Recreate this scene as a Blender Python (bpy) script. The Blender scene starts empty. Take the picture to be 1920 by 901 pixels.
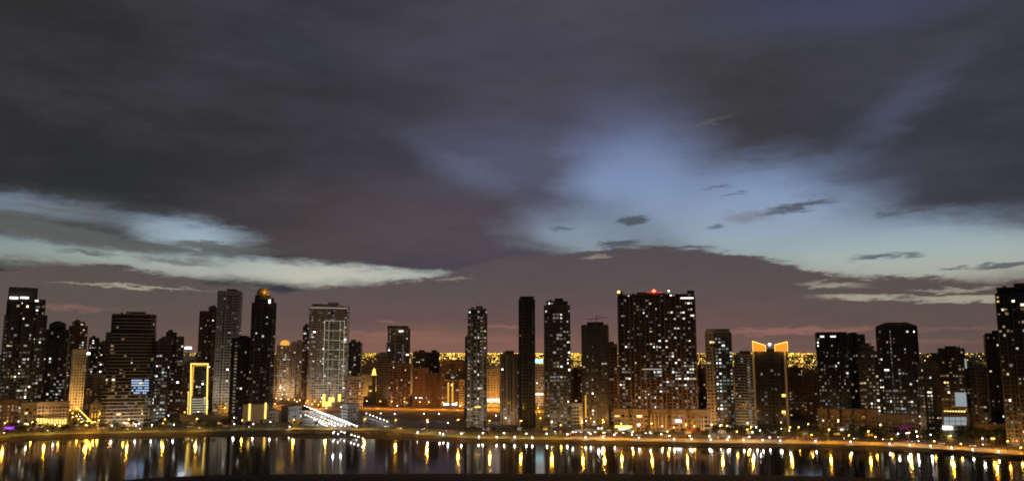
import bpy, math, random
from mathutils import noise as mnoise
from math import sin, cos, tan, atan2, asin, pi, radians, sqrt
random.seed(7)
SC = bpy.context.scene
COL = SC.collection

# ------------------------------------------------------------------ camera
W0, H0, F = 1920.0, 901.0, 1507.0            # photograph size and focal length in its pixels
CAMH = 80.0
PITCH = math.atan(209.5 / F)
cd = bpy.data.cameras.new('camera')
cam = bpy.data.objects.new('camera', cd)
COL.objects.link(cam)
cam.location = (0, 0, CAMH)
cam.rotation_euler = (pi / 2 + PITCH, 0, 0)
cd.sensor_width = 36.0
cd.lens = 36.0 * F / W0
cd.clip_start = 0.5
cd.clip_end = 300000.0
SC.camera = cam
SC.view_settings.view_transform = 'Standard'
SC.view_settings.look = 'None'
SC.view_settings.exposure = 0.0
SC.view_settings.gamma = 1.0
SC.render.engine = 'CYCLES'
SC.cycles.use_denoising = True
SC.cycles.sample_clamp_indirect = 4.0
SC.cycles.sample_clamp_direct = 0.0
SC.cycles.max_bounces = 5
SC.cycles.diffuse_bounces = 2
SC.cycles.glossy_bounces = 3
SC.cycles.pixel_filter_type = 'BLACKMAN_HARRIS'
SC.cycles.filter_width = 1.8
SC.cycles.use_light_tree = True


def ray(px, py):
    cx = (px - W0 / 2) / F
    cy = (H0 / 2 - py) / F
    return (cx, cos(PITCH) - cy * sin(PITCH), sin(PITCH) + cy * cos(PITCH))


def P(px, py, Y):                             # the place on a line of sight at northing Y
    d = ray(px, py)
    t = Y / d[1]
    return (d[0] * t, Y, CAMH + d[2] * t)


def G(px, py, z=0.0):                         # the place on the plane of height z
    d = ray(px, py)
    t = (z - CAMH) / d[2]
    return (d[0] * t, d[1] * t, z)


def UV(px, py):
    d = ray(px, py)
    n = sqrt(d[0] ** 2 + d[1] ** 2 + d[2] ** 2)
    return (math.degrees(atan2(d[0], d[1])), math.degrees(asin(d[2] / n)))


def lin(r, g, b):
    def c(v):
        v /= 255.0
        return v / 12.92 if v <= 0.04045 else ((v + 0.055) / 1.055) ** 2.4
    return (c(r), c(g), c(b), 1.0)


# ------------------------------------------------------------------ world: dusk sky with cloud decks
world = bpy.data.worlds.new('World')
SC.world = world
world.use_nodes = True
NT = world.node_tree
NT.nodes.clear()


def S(v):
    return v.s if isinstance(v, NV) else v


class NV:                                     # a number or vector coming out of a node
    def __init__(s, sock): s.s = sock
    def __add__(a, b): return M('ADD', a, b)
    def __radd__(a, b): return M('ADD', b, a)
    def __sub__(a, b): return M('SUBTRACT', a, b)
    def __rsub__(a, b): return M('SUBTRACT', b, a)
    def __mul__(a, b): return M('MULTIPLY', a, b)
    def __rmul__(a, b): return M('MULTIPLY', b, a)
    def __truediv__(a, b): return M('DIVIDE', a, b)


def put(inp, v):
    v = S(v)
    if isinstance(v, bpy.types.NodeSocket):
        NT.links.new(v, inp)
    else:
        inp.default_value = v


def M(op, a, b=None, clamp=False):
    n = NT.nodes.new('ShaderNodeMath')
    n.operation = op
    n.use_clamp = clamp
    put(n.inputs[0], a)
    if b is not None:
        put(n.inputs[1], b)
    return NV(n.outputs[0])


def smooth(v, a, b, o0=0.0, o1=1.0):
    n = NT.nodes.new('ShaderNodeMapRange')
    n.interpolation_type = 'SMOOTHSTEP'
    put(n.inputs['Value'], v)
    n.inputs['From Min'].default_value = a
    n.inputs['From Max'].default_value = b
    n.inputs['To Min'].default_value = o0
    n.inputs['To Max'].default_value = o1
    return NV(n.outputs[0])


def mixc(f, a, b):
    n = NT.nodes.new('ShaderNodeMix')
    n.data_type = 'RGBA'
    put(n.inputs[0], f)
    put(n.inputs[6], a)
    put(n.inputs[7], b)
    return NV(n.outputs[2])


def ramp(v, stops, a, b):
    n = NT.nodes.new('ShaderNodeValToRGB')
    put(n.inputs[0], (v - a) / (b - a))
    cr = n.color_ramp
    while len(cr.elements) < len(stops):
        cr.elements.new(0.5)
    for e, (x, c) in zip(cr.elements, stops):
        e.position = (x - a) / (b - a)
        e.color = c
    return NV(n.outputs[0])


tc = NT.nodes.new('ShaderNodeTexCoord')
sep = NT.nodes.new('ShaderNodeSeparateXYZ')
NT.links.new(tc.outputs['Generated'], sep.inputs[0])
dx, dy, dz = NV(sep.outputs[0]), NV(sep.outputs[1]), NV(sep.outputs[2])
U = M('ARCTAN2', dx, dy) * (180 / pi)
V = M('ARCSINE', dz) * (180 / pi)


def noise(sx, sy, sz, detail=4.0, rough=0.5, off=0.0):
    c = NT.nodes.new('ShaderNodeCombineXYZ')
    put(c.inputs[0], dx * sx + off)
    put(c.inputs[1], dy * sy)
    put(c.inputs[2], dz * sz)
    n = NT.nodes.new('ShaderNodeTexNoise')
    n.inputs['Scale'].default_value = 1.0
    n.inputs['Detail'].default_value = detail
    n.inputs['Roughness'].default_value = rough
    NT.links.new(c.outputs[0], n.inputs['Vector'])
    s = NT.nodes.new('ShaderNodeSeparateColor')
    NT.links.new(n.outputs['Color'], s.inputs[0])
    return NV(n.outputs['Fac']), NV(s.outputs[0]), NV(s.outputs[1])


def warped(ns, au, av):
    c = NT.nodes.new('ShaderNodeCombineXYZ')
    put(c.inputs[0], U + (ns[1] - 0.5) * au)
    put(c.inputs[1], V + (ns[2] - 0.5) * av)
    return c.outputs[0]


n_big = noise(5, 5, 16, 8, 0.62)
n_mid = noise(14, 14, 60, 8, 0.66, 3.0)
n_fine = noise(34, 34, 190, 6, 0.65, 7.0)
P_big = warped(n_big, 9.0, 4.0)
P_mid = warped(n_mid, 4.6, 2.2)
P_fine = warped(n_fine, 2.4, 1.1)
DEG = F * pi / 180


def blob(coord, px, py, rx, ry, rot=0.0, inner=0.0, k=1.0):
    u, v = UV(px, py)
    m = NT.nodes.new('ShaderNodeMapping')
    m.vector_type = 'TEXTURE'
    NT.links.new(coord, m.inputs[0])
    m.inputs['Location'].default_value = (u, v, 0)
    m.inputs['Rotation'].default_value = (0, 0, radians(-rot))
    m.inputs['Scale'].default_value = (rx / DEG, ry / DEG, 1)
    L = NT.nodes.new('ShaderNodeVectorMath')
    L.operation = 'LENGTH'
    NT.links.new(m.outputs[0], L.inputs[0])
    return smooth(NV(L.outputs['Value']), 1.0, inner, 0.0, k)


def bb(*a):                                   # a blob described now and built when its turn comes
    return a


def union(bs):
    r = blob(*bs[0])
    for b in bs[1:]:
        r = M('MAXIMUM', r, blob(*b))
    return r


def screen(bs):
    r = 1.0 - blob(*bs[0])
    for b in bs[1:]:
        r = r * (1.0 - blob(*b))
    return 1.0 - r


# clear sky behind the clouds, by elevation
clear = ramp(V, [(0.0, lin(152, 112, 98)), (2.2, lin(165, 140, 122)), (4.4, lin(172, 168, 154)), (6.2, lin(160, 175, 172)),
                 (8.2, lin(142, 160, 180)), (11.5, lin(126, 146, 182)), (15, lin(110, 124, 162)), (19, lin(82, 88, 118)),
                 (26, lin(38, 46, 82)), (50, lin(26, 31, 52))], -2.0, 60.0)
skyt = NT.nodes.new('ShaderNodeTexSky')
skyt.sky_type = 'NISHITA'
skyt.sun_disc = False
skyt.sun_elevation = radians(-2.0)
skyt.sun_rotation = radians(8.0)
vm = NT.nodes.new('ShaderNodeVectorMath')
vm.operation = 'SCALE'
NT.links.new(skyt.outputs[0], vm.inputs[0])
vm.inputs['Scale'].default_value = 0.02
add = NT.nodes.new('ShaderNodeVectorMath')
add.operation = 'ADD'
NT.links.new(S(clear), add.inputs[0])
NT.links.new(vm.outputs[0], add.inputs[1])
clear = NV(add.outputs[0])

# upper deck
deck = ramp(U, [(-60, lin(44, 44, 44)), (-26, lin(46, 47, 48)), (-13, lin(54, 54, 59)), (-2, lin(69, 66, 80)), (6, lin(71, 69, 82)),
                (14, lin(64, 62, 66)), (24, lin(58, 59, 68)), (34, lin(52, 54, 62)), (60, lin(46, 48, 54))], -60.0, 60.0)
deck = mixc(blob(P_big, 760, 430, 480, 130, 5, 0.0, 0.75), deck, lin(88, 76, 79))
deck = mixc(blob(P_big, 560, 470, 260, 60, 5, 0.0, 0.4), deck, lin(92, 82, 78))
deck = mixc(blob(P_big, 760, 90, 460, 80, 0, 0.0, 0.5), deck, lin(68, 68, 84))
deck = mixc(blob(P_big, 1400, 150, 230, 190, 0, 0.0, 0.6), deck, lin(58, 57, 60))
deck = mixc(smooth(n_big[0], 0.35, 0.72, 0.0, 0.22), deck, lin(92, 88, 104))
deck = mixc(smooth(n_mid[0], 0.4, 0.75, 0.0, 0.14), deck, lin(34, 34, 40))
holes = screen([
    bb(P_big, 1205, 335, 205, 150, 0, 0.12, 0.94),
    bb(P_big, 1430, 395, 290, 125, 0, 0.3, 1.0),
    bb(P_big, 1720, 478, 440, 95, 3, 0.3, 1.0),
    bb(P_big, 1080, 440, 200, 60, 5, 0.1, 0.7),
    bb(P_big, 1200, 215, 190, 100, 0, 0.0, 0.22),
    bb(P_mid, 850, 305, 190, 44, 24, 0.0, 0.15),
    bb(P_big, 980, 300, 260, 120, 10, 0.0, 0.2),
    bb(P_mid, 1700, 190, 210, 50, -35, 0.0, 0.2),
    bb(P_big, 1600, 0, 440, 90, 0, 0.0, 0.6),
    bb(P_mid, 50, 385, 215, 30, 3, 0.1, 0.66),
    bb(P_mid, 350, 436, 150, 36, 5, 0.2, 1.0),
    bb(P_mid, 110, 476, 420, 38, 5, 0.3, 0.66),
    bb(P_mid, 480, 507, 440, 34, 4, 0.2, 0.95),
    bb(P_mid, 740, 520, 210, 20, 0, 0.05, 0.85),
])
behind = smooth(M('ABSOLUTE', U), 45.0, 75.0)
hole2 = smooth(n_big[0], 0.52, 0.68, 0.0, 0.5) * behind * smooth(V, 40, 10)
holes = M('MAXIMUM', holes, hole2)
col = mixc(holes, deck, clear)
# pale glow in the gaps on the left
col = mixc(blob(P_mid, 350, 440, 105, 26, 4, 0.0, 0.55), col, lin(172, 195, 208))
col = mixc(blob(P_mid, 620, 515, 260, 24, 2, 0.0, 0.7), col, lin(198, 196, 182))
col = mixc(blob(P_mid, 150, 410, 330, 60, 4, 0.0, 0.45), col, lin(98, 104, 104))
# grey bars across the left gap
bars = union([
    bb(P_fine, 110, 436, 230, 22, 8, 0.45, 0.95), bb(P_fine, 20, 412, 90, 17, 6, 0.4, 0.85),
    bb(P_fine, 250, 455, 130, 12, 5, 0.3, 0.85), bb(P_fine, 170, 474, 60, 5, 4, 0.2, 0.8),
    bb(P_fine, 420, 463, 130, 9, 3, 0.3, 0.85), bb(P_fine, 330, 490, 120, 9, 3, 0.1, 0.7),
    bb(P_fine, 120, 395, 150, 9, 3, 0.0, 0.5)])
col = mixc(bars, col, lin(92, 94, 92))
# small dark clouds in the blue opening
smalls = union([
    bb(P_fine, 1187, 412, 40, 10, -3, 0.45, 0.95), bb(P_fine, 1500, 386, 82, 8, -6, 0.35, 0.9), bb(P_fine, 1470, 398, 70, 6, -3, 0.2, 0.8),
    bb(P_fine, 1745, 389, 56, 5, -7, 0.3, 0.9), bb(P_fine, 1668, 401, 34, 4, -6, 0.2, 0.7),
    bb(P_fine, 1376, 364, 34, 4, -3, 0.2, 0.75), bb(P_fine, 1345, 350, 36, 4, -4, 0.2, 0.6), bb(P_fine, 1338, 425, 26, 5, -8, 0.2, 0.7),
    bb(P_fine, 1052, 428, 28, 6, 0, 0.2, 0.7), 
    bb(P_fine, 1010, 268, 60, 13, 3, 0.1, 0.55), bb(P_fine, 1025, 300, 46, 9, 0, 0.1, 0.5),
    bb(P_fine, 1030, 325, 50, 12, 0, 0.1, 0.5),
    bb(P_fine, 1640, 482, 60, 7, -3, 0.2, 0.85), bb(P_fine, 1700, 478, 42, 5, 0, 0.2, 0.7), bb(P_fine, 1890, 496, 80, 6, -3, 0.3, 0.85),
    bb(P_fine, 1790, 503, 34, 4, 0, 0.2, 0.75), bb(P_fine, 1300, 464, 50, 7, 0, 0.3, 0.85), bb(P_fine, 1160, 457, 56, 10, -4, 0.4, 0.95)])
col = mixc(smalls, col, lin(80, 86, 96))
col = mixc(blob(P_fine, 1400, 407, 60, 16, 0, 0.1, 0.6), col, lin(120, 116, 128))
col = mixc(blob(P_mid, 1900, 370, 110, 34, 0, 0.0, 0.7), col, lin(60, 62, 72))
col = mixc(blob(P_fine, 1335, 228, 60, 6, -14, 0.0, 0.3), col, lin(118, 108, 104))
# low bank above the skyline
bank_line = [(-1200, 520), (-600, 500), (0, 499), (180, 494), (290, 512), (420, 532), (520, 541), (640, 534), (790, 522), (880, 500), (980, 476),
             (1090, 470), (1180, 461), (1320, 467), (1400, 478), (1470, 492), (1560, 512), (1700, 520), (1920, 522), (2500, 505), (3200, 540)]
fc = NT.nodes.new('ShaderNodeFloatCurve')
cv = fc.mapping.curves[0]
pts = [((UV(x, y)[0] + 60) / 120, UV(x, y)[1] / 10) for x, y in bank_line]
pts = [(max(0, min(1, a)), b) for a, b in pts]
for k, p_ in enumerate(pts):
    if k < 2:
        cv.points[k].location = p_
    else:
        cv.points.new(*p_)
fc.mapping.update()
put(fc.inputs['Value'], (U + 60.0) / 120.0)
line = NV(fc.outputs[0]) * 10.0
gap = line - V + (n_mid[0] - 0.5) * 1.1 + (n_fine[0] - 0.5) * 1.0
bank = smooth(gap, -0.12, 0.22)
bcol = ramp(V, [(-1.0, lin(118, 90, 80)), (0.6, lin(116, 88, 80)), (1.8, lin(108, 84, 80)), (3.4, lin(98, 82, 82)), (5.0, lin(90, 80, 82)), (7.5, lin(84, 78, 82))], -2.0, 10.0)
bcol = mixc(blob(P_big, 60, 590, 620, 130, 0, 0.2, 0.6), bcol, lin(92, 84, 76))
bcol = mixc(blob(P_big, 1750, 580, 420, 120, 0, 0.2, 0.6), bcol, lin(90, 80, 76))
bcol = mixc(smooth(n_mid[0], 0.4, 0.7, 0.0, 0.2), bcol, lin(76, 68, 72))
col = mixc(bank, col, bcol)
slits = union([
    bb(P_fine, 250, 537, 160, 4.5, 1, 0.2, 0.85), bb(P_fine, 1560, 534, 75, 7, 3, 0.2, 0.7), bb(P_fine, 1620, 557, 110, 7, 2, 0.25, 0.9),
    bb(P_fine, 1800, 560, 130, 8, 2, 0.3, 0.9), bb(P_fine, 1790, 543, 90, 4, 1, 0.2, 0.7), bb(P_fine, 1120, 482, 50, 4, -4, 0.1, 0.55),
    bb(P_fine, 850, 521, 50, 4, -4, 0.1, 0.4)])
col = mixc(slits, col, lin(166, 160, 142))
pinks = union([
    bb(P_fine, 945, 612, 75, 5, -1, 0.1, 0.75), bb(P_fine, 722, 601, 34, 2.5, 0, 0.1, 0.8), bb(P_fine, 1500, 619, 190, 9, -1, 0.25, 0.75),
    bb(P_fine, 720, 625, 160, 8, 0, 0.1, 0.55), bb(P_fine, 820, 636, 260, 9, 0, 0.1, 0.4), bb(P_fine, 130, 576, 100, 5, 3, 0.1, 0.45),
    bb(P_fine, 1700, 640, 220, 8, 0, 0.1, 0.3), bb(P_fine, 1800, 617, 120, 5, 0, 0.1, 0.35)])
col = mixc(pinks, col, lin(150, 106, 96))
col = mixc(blob(P_big, 800, 655, 620, 60, 0, 0.0, 0.6), col, lin(142, 100, 86))
col = mixc(blob(P_big, 1680, 320, 230, 60, 0, 0.0, 0.4), col, lin(70, 76, 90))
col = mixc(smooth(V, 0.0, -1.2), col, lin(40, 34, 30))
bg = NT.nodes.new('ShaderNodeBackground')
put(bg.inputs[0], col)
bg.inputs[1].default_value = 1.0
wo = NT.nodes.new('ShaderNodeOutputWorld')
NT.links.new(bg.outputs[0], wo.inputs[0])
world.cycles.sampling_method = 'MANUAL'
world.cycles.sample_map_resolution = 512

# faint afterglow of the set sun behind the skyline
sd = bpy.data.lights.new('afterglow', 'SUN')
sd.energy = 0.03
sd.angle = radians(20)
sd.color = (1.0, 0.72, 0.55)
so = bpy.data.objects.new('afterglow', sd)
so.rotation_euler = (radians(86), 0, radians(172))
COL.objects.link(so)


# ------------------------------------------------------------------ materials
def new_mat(name):
    m = bpy.data.materials.new(name)
    m.use_nodes = True
    m.node_tree.nodes.clear()
    m.cycles.emission_sampling = 'NONE'
    return m, m.node_tree


def surf(name, c1, c2=None, rough=0.8, scale=0.15, metal=0.0, bump=0.0, spec=0.3, stretch=(1, 1, 1)):
    m, t = new_mat(name)
    o = t.nodes.new('ShaderNodeOutputMaterial')
    b = t.nodes.new('ShaderNodeBsdfPrincipled')
    t.links.new(b.outputs[0], o.inputs[0])
    b.inputs['Roughness'].default_value = rough
    b.inputs['Metallic'].default_value = metal
    b.inputs['Specular IOR Level'].default_value = spec
    c2 = c2 or tuple(v * 0.7 for v in c1)
    g = t.nodes.new('ShaderNodeNewGeometry')
    mp = t.nodes.new('ShaderNodeMapping')
    mp.inputs['Scale'].default_value = stretch
    t.links.new(g.outputs['Position'], mp.inputs[0])
    n = t.nodes.new('ShaderNodeTexNoise')
    n.inputs['Scale'].default_value = scale
    n.inputs['Detail'].default_value = 5
    n.inputs['Roughness'].default_value = 0.65
    t.links.new(mp.outputs[0], n.inputs['Vector'])
    r = t.nodes.new('ShaderNodeValToRGB')
    r.color_ramp.elements[0].position = 0.35
    r.color_ramp.elements[1].position = 0.65
    r.color_ramp.elements[0].color = (*c2, 1)
    r.color_ramp.elements[1].color = (*c1, 1)
    t.links.new(n.outputs['Fac'], r.inputs[0])
    t.links.new(r.outputs[0], b.inputs['Base Color'])
    if bump:
        bp = t.nodes.new('ShaderNodeBump')
        bp.inputs['Strength'].default_value = bump
        bp.inputs['Distance'].default_value = 0.4
        t.links.new(n.outputs['Fac'], bp.inputs['Height'])
        t.links.new(bp.outputs[0], b.inputs['Normal'])
    return m


def glow(name, c, k):
    m, t = new_mat(name)
    o = t.nodes.new('ShaderNodeOutputMaterial')
    e = t.nodes.new('ShaderNodeEmission')
    e.inputs[0].default_value = (*c, 1)
    e.inputs[1].default_value = k
    t.links.new(e.outputs[0], o.inputs[0])
    return m


ST = (1, 1, 0.3)
MAT = {
    'tan': surf('tan_render', (0.34, 0.27, 0.20), (0.24, 0.19, 0.14), stretch=ST),
    'brown': surf('brown_render', (0.22, 0.15, 0.11), (0.15, 0.10, 0.075), stretch=ST),
    'rose': surf('rose_render', (0.30, 0.20, 0.16), (0.20, 0.13, 0.10), stretch=ST),
    'grey': surf('grey_render', (0.42, 0.40, 0.36), (0.32, 0.30, 0.28), stretch=ST),
    'pale': surf('pale_render', (0.46, 0.43, 0.37), (0.34, 0.32, 0.28), stretch=ST),
    'dark': surf('dark_cladding', (0.10, 0.095, 0.09), (0.06, 0.057, 0.055), rough=0.5, stretch=ST),
    'black': surf('black_cladding', (0.035, 0.034, 0.036), (0.02, 0.02, 0.022), rough=0.35, stretch=ST),
    'navy': surf('blue_grey_cladding', (0.09, 0.10, 0.12), (0.055, 0.062, 0.075), rough=0.45, stretch=ST),
    'glass': surf('window_glass', (0.022, 0.025, 0.03), (0.012, 0.013, 0.016), rough=0.12, spec=0.6),
    'concrete': surf('concrete', (0.38, 0.37, 0.33), (0.27, 0.26, 0.24), scale=0.3),
    'asphalt': surf('asphalt', (0.11, 0.105, 0.10), (0.07, 0.07, 0.068), scale=0.5),
    'paving': surf('paving', (0.36, 0.30, 0.22), (0.24, 0.20, 0.15), scale=0.35),
    'lawn': surf('grass', (0.13, 0.19, 0.05), (0.07, 0.11, 0.03), scale=0.4),
    'sand': surf('sandy_ground', (0.20, 0.165, 0.12), (0.09, 0.075, 0.055), scale=0.03),
    'rock': surf('bank_rock', (0.10, 0.085, 0.07), (0.03, 0.026, 0.022), scale=0.7, bump=0.8),
    'near': surf('near_bank_soil', (0.03, 0.028, 0.025), (0.015, 0.014, 0.013), scale=0.2),
    'paint': surf('white_paint', (0.75, 0.75, 0.72), (0.6, 0.6, 0.58)),
    'metal': surf('painted_steel', (0.18, 0.18, 0.18), (0.12, 0.12, 0.12), rough=0.45, metal=0.6),
    'bark': surf('bark', (0.12, 0.085, 0.055), (0.07, 0.05, 0.03), scale=3),
    'leaf': surf('leaves', (0.06, 0.085, 0.03), (0.03, 0.045, 0.016), scale=1.0),
    'leafo': surf('olive_leaves', (0.09, 0.10, 0.04), (0.045, 0.05, 0.02), scale=1.0),
    'gold': surf('gold_cladding', (0.72, 0.46, 0.14), (0.5, 0.3, 0.09), rough=0.35, metal=0.4),
    'rubber': surf('rubber', (0.03, 0.03, 0.03)),
    'l_white': glow('white_lamp', (1.0, 0.95, 0.82), 14),
    'l_cool': glow('cool_lamp', (0.86, 0.93, 1.0), 12),
    'l_yel': glow('sodium_lamp', (1.0, 0.56, 0.09), 12),
    'l_org': glow('orange_lamp', (1.0, 0.40, 0.07), 9),
    'l_red': glow('red_lamp', (1.0, 0.06, 0.03), 12),
    'l_gold': glow('gold_tube', (1.0, 0.62, 0.13), 2.0),
    'l_gold2': glow('gold_panel', (1.0, 0.50, 0.06), 0.9),
    'l_tube': glow('pale_tube', (1.0, 0.9, 0.6), 0.4),
    'l_teal': glow('teal_sign', (0.35, 0.85, 0.95), 2.0),
    'l_blue': glow('blue_white_panel', (0.42, 0.62, 1.0), 1.0),
    'l_bluew': glow('bluish_window', (0.72, 0.82, 1.0), 0.75),
    'l_wing': glow('glowing_gold_cladding', (1.0, 0.36, 0.03), 1.0),  # floodlighting of the crown cladding put in as emission
    'l_small': glow('canal_lamp', (1.0, 0.97, 0.9), 13),
    'l_vio': glow('violet_sign', (0.45, 0.08, 1.0), 1.2),
    'l_mag': glow('magenta_sign', (0.85, 0.04, 0.9), 1.4),
    'l_sky': glow('sky_blue_sign', (0.03, 0.35, 1.0), 1.0),
    'l_yelp': glow('yellow_canopy_light', (1.0, 0.72, 0.16), 2.2),
    'l_scr': glow('screen_light', (0.62, 0.72, 0.74), 0.45),
    'l_wht2': glow('white_strip_light', (1.0, 0.93, 0.8), 2.2),
    'l_redp': glow('red_neon', (1.0, 0.08, 0.04), 0.9),
}


def win_mat():
    m, t = new_mat('lit_window')
    o = t.nodes.new('ShaderNodeOutputMaterial')
    e = t.nodes.new('ShaderNodeEmission')
    a = t.nodes.new('ShaderNodeAttribute')
    a.attribute_name = 'Col'
    t.links.new(a.outputs['Color'], e.inputs[0])
    e.inputs[1].default_value = 1.0
    t.links.new(e.outputs[0], o.inputs[0])
    return m


MAT['lit'] = win_mat()


def water_mat():
    m, t = new_mat('water')
    o = t.nodes.new('ShaderNodeOutputMaterial')
    b = t.nodes.new('ShaderNodeBsdfPrincipled')
    t.links.new(b.outputs[0], o.inputs[0])
    b.inputs['Base Color'].default_value = (0.006, 0.008, 0.009, 1)
    b.inputs['Roughness'].default_value = 0.082
    b.inputs['IOR'].default_value = 1.33
    g = t.nodes.new('ShaderNodeNewGeometry')
    hs = []
    for sc_, st, d in ((0.012, (1, 1, 1), 2), (0.16, (1, 0.7, 1), 3)):
        mp = t.nodes.new('ShaderNodeMapping')
        mp.inputs['Scale'].default_value = st
        t.links.new(g.outputs['Position'], mp.inputs[0])
        n = t.nodes.new('ShaderNodeTexNoise')
        n.inputs['Scale'].default_value = sc_
        n.inputs['Detail'].default_value = d
        t.links.new(mp.outputs[0], n.inputs['Vector'])
        hs.append(n.outputs['Fac'])
    b1 = t.nodes.new('ShaderNodeBump')
    b1.inputs['Strength'].default_value = 1.0
    b1.inputs['Distance'].default_value = 0.03
    t.links.new(hs[0], b1.inputs['Height'])
    b2 = t.nodes.new('ShaderNodeBump')
    b2.inputs['Strength'].default_value = 1.0
    b2.inputs['Distance'].default_value = 0.025
    t.links.new(hs[1], b2.inputs['Height'])
    t.links.new(b1.outputs[0], b2.inputs['Normal'])
    t.links.new(b2.outputs[0], b.inputs['Normal'])
    return m


MAT['water'] = water_mat()


# ------------------------------------------------------------------ mesh helpers
class MB:
    def __init__(s): s.v, s.f, s.m, s.c = [], [], [], []

    def quad(s, a, b, c, d, mi=0, colr=None):
        k = len(s.v)
        s.v += [a, b, c, d]
        s.f.append((k, k + 1, k + 2, k + 3))
        s.m.append(mi)
        s.c.append(colr)

    def prism(s, poly, z0, z1, mi=0, top=None, cap0=True):
        k = len(s.v)
        n = len(poly)
        tp = top or poly
        s.v += [(x, y, z0) for x, y in poly] + [(x, y, z1) for x, y in tp]
        for i in range(n):
            j = (i + 1) % n
            s.f.append((k + i, k + j, k + n + j, k + n + i))
        s.f.append(tuple(k + n + i for i in range(n)))
        if cap0:
            s.f.append(tuple(k + n - 1 - i for i in range(n)))
        s.m += [mi] * (n + 1 + int(cap0))
        s.c += [None] * (n + 1 + int(cap0))

    def box(s, cx, cy, z0, sx, sy, sz, mi=0, rz=0.0):
        c, q = cos(rz), sin(rz)
        pl = [(cx + a * sx / 2 * c - b * sy / 2 * q, cy + a * sx / 2 * q + b * sy / 2 * c) for a, b in ((-1, -1), (1, -1), (1, 1), (-1, 1))]
        s.prism(pl, z0, z0 + sz, mi)

    def cyl(s, cx, cy, z0, r, h, n=8, r2=None, mi=0):
        pl = [(cx + r * cos(2 * pi * i / n), cy + r * sin(2 * pi * i / n)) for i in range(n)]
        r2 = r if r2 is None else r2
        p2 = [(cx + r2 * cos(2 * pi * i / n), cy + r2 * sin(2 * pi * i / n)) for i in range(n)]
        s.prism(pl, z0, z0 + h, mi, p2)

    def lathe(s, cx, cy, prof, n=12, mi=0):
        k = len(s.v)
        for r, z in prof:
            s.v += [(cx + r * cos(2 * pi * i / n), cy + r * sin(2 * pi * i / n), z) for i in range(n)]
        for j in range(len(prof) - 1):
            for i in range(n):
                i2 = (i + 1) % n
                s.f.append((k + j * n + i, k + j * n + i2, k + (j + 1) * n + i2, k + (j + 1) * n + i))
                s.m.append(mi)
                s.c.append(None)

    def tube(s, a, b, r, n=5, mi=0):
        from mathutils import Vector
        A, B = Vector(a), Vector(b)
        d = (B - A).normalized()
        u = d.orthogonal().normalized()
        w = d.cross(u)
        k = len(s.v)
        for Q in (A, B):
            for i in range(n):
                t = 2 * pi * i / n
                p_ = Q + u * (r * cos(t)) + w * (r * sin(t))
                s.v.append(tuple(p_))
        for i in range(n):
            j = (i + 1) % n
            s.f.append((k + i, k + j, k + n + j, k + n + i))
        s.f.append(tuple(k + n - 1 - i for i in range(n)))
        s.f.append(tuple(k + n + i for i in range(n)))
        s.m += [mi] * (n + 2)
        s.c += [None] * (n + 2)

    def mesh(s, name, mats):
        me = bpy.data.meshes.new(name)
        me.from_pydata(s.v, [], s.f)
        for m_ in (mats if isinstance(mats, (list, tuple)) else [mats]):
            me.materials.append(m_)
        if any(s.m):
            me.polygons.foreach_set('material_index', s.m)
        if any(c is not None for c in s.c):
            at = me.attributes.new('Col', 'FLOAT_COLOR', 'CORNER')
            buf = []
            for c, f in zip(s.c, s.f):
                buf += list(c or (0, 0, 0, 1)) * len(f)
            at.data.foreach_set('color', buf)
        me.update()
        return me

    def build(s, name, mats, parent=None, kind=None):
        return link(name, s.mesh(name, mats), parent, kind)


def link(name, me, parent=None, kind=None, loc=None, rz=None):
    o = bpy.data.objects.new(name, me)
    COL.objects.link(o)
    if parent is not None:
        o.parent = parent
    if kind:
        o['kind'] = kind
    if loc is not None:
        o.location = loc
    if rz is not None:
        o.rotation_euler.z = rz
    return o


def thing(name, label, cat, loc=(0, 0, 0), rz=0.0, group=None):
    o = bpy.data.objects.new(name, None)
    o.empty_display_size = 1.0
    COL.objects.link(o)
    o.location = loc
    o.rotation_euler.z = rz
    o['label'] = label
    o['category'] = cat
    if group:
        o['group'] = group
    return o


def copy_thing(src, loc, rz, label, group):
    r = src.copy()
    COL.objects.link(r)
    r.location = loc
    r.rotation_euler.z = rz
    r['label'] = label
    if group:
        r['group'] = group
    for ch in list(src.children):
        c = ch.copy()
        COL.objects.link(c)
        c.parent = r
        for g in list(ch.children):
            q = g.copy()
            COL.objects.link(q)
            q.parent = c
    return r


# ------------------------------------------------------------------ setting: water, land, banks, roads
GZ = 2.5
shore_px = [(-1500, 850), (-800, 842), (-400, 836), (0, 831), (100, 826), (240, 821), (400, 819), (480, 820), (560, 824), (700, 824), (800, 828), (900, 831),
            (1080, 832), (1340, 836), (1450, 838), (1560, 841), (1680, 845), (1780, 850), (1920, 861), (2300, 880), (3400, 920)]
edge_px = [(-1500, 838), (-800, 830), (-400, 824), (0, 819), (100, 813), (240, 811), (400, 808), (480, 806), (560, 804), (680, 806), (760, 811), (850, 818),
           (900, 821), (1080, 824), (1340, 829), (1450, 830), (1560, 832), (1680, 836), (1780, 842), (1920, 853), (2300, 873), (3400, 912)]


def interp(tab, x):
    if x <= tab[0][0]:
        return tab[0][1]
    for (a, b), (c, d) in zip(tab, tab[1:]):
        if x <= c:
            return b + (d - b) * (x - a) / (c - a)
    return tab[-1][1]


def edgeY(px):
    return G(px, interp(edge_px, px), GZ)[1]


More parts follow.
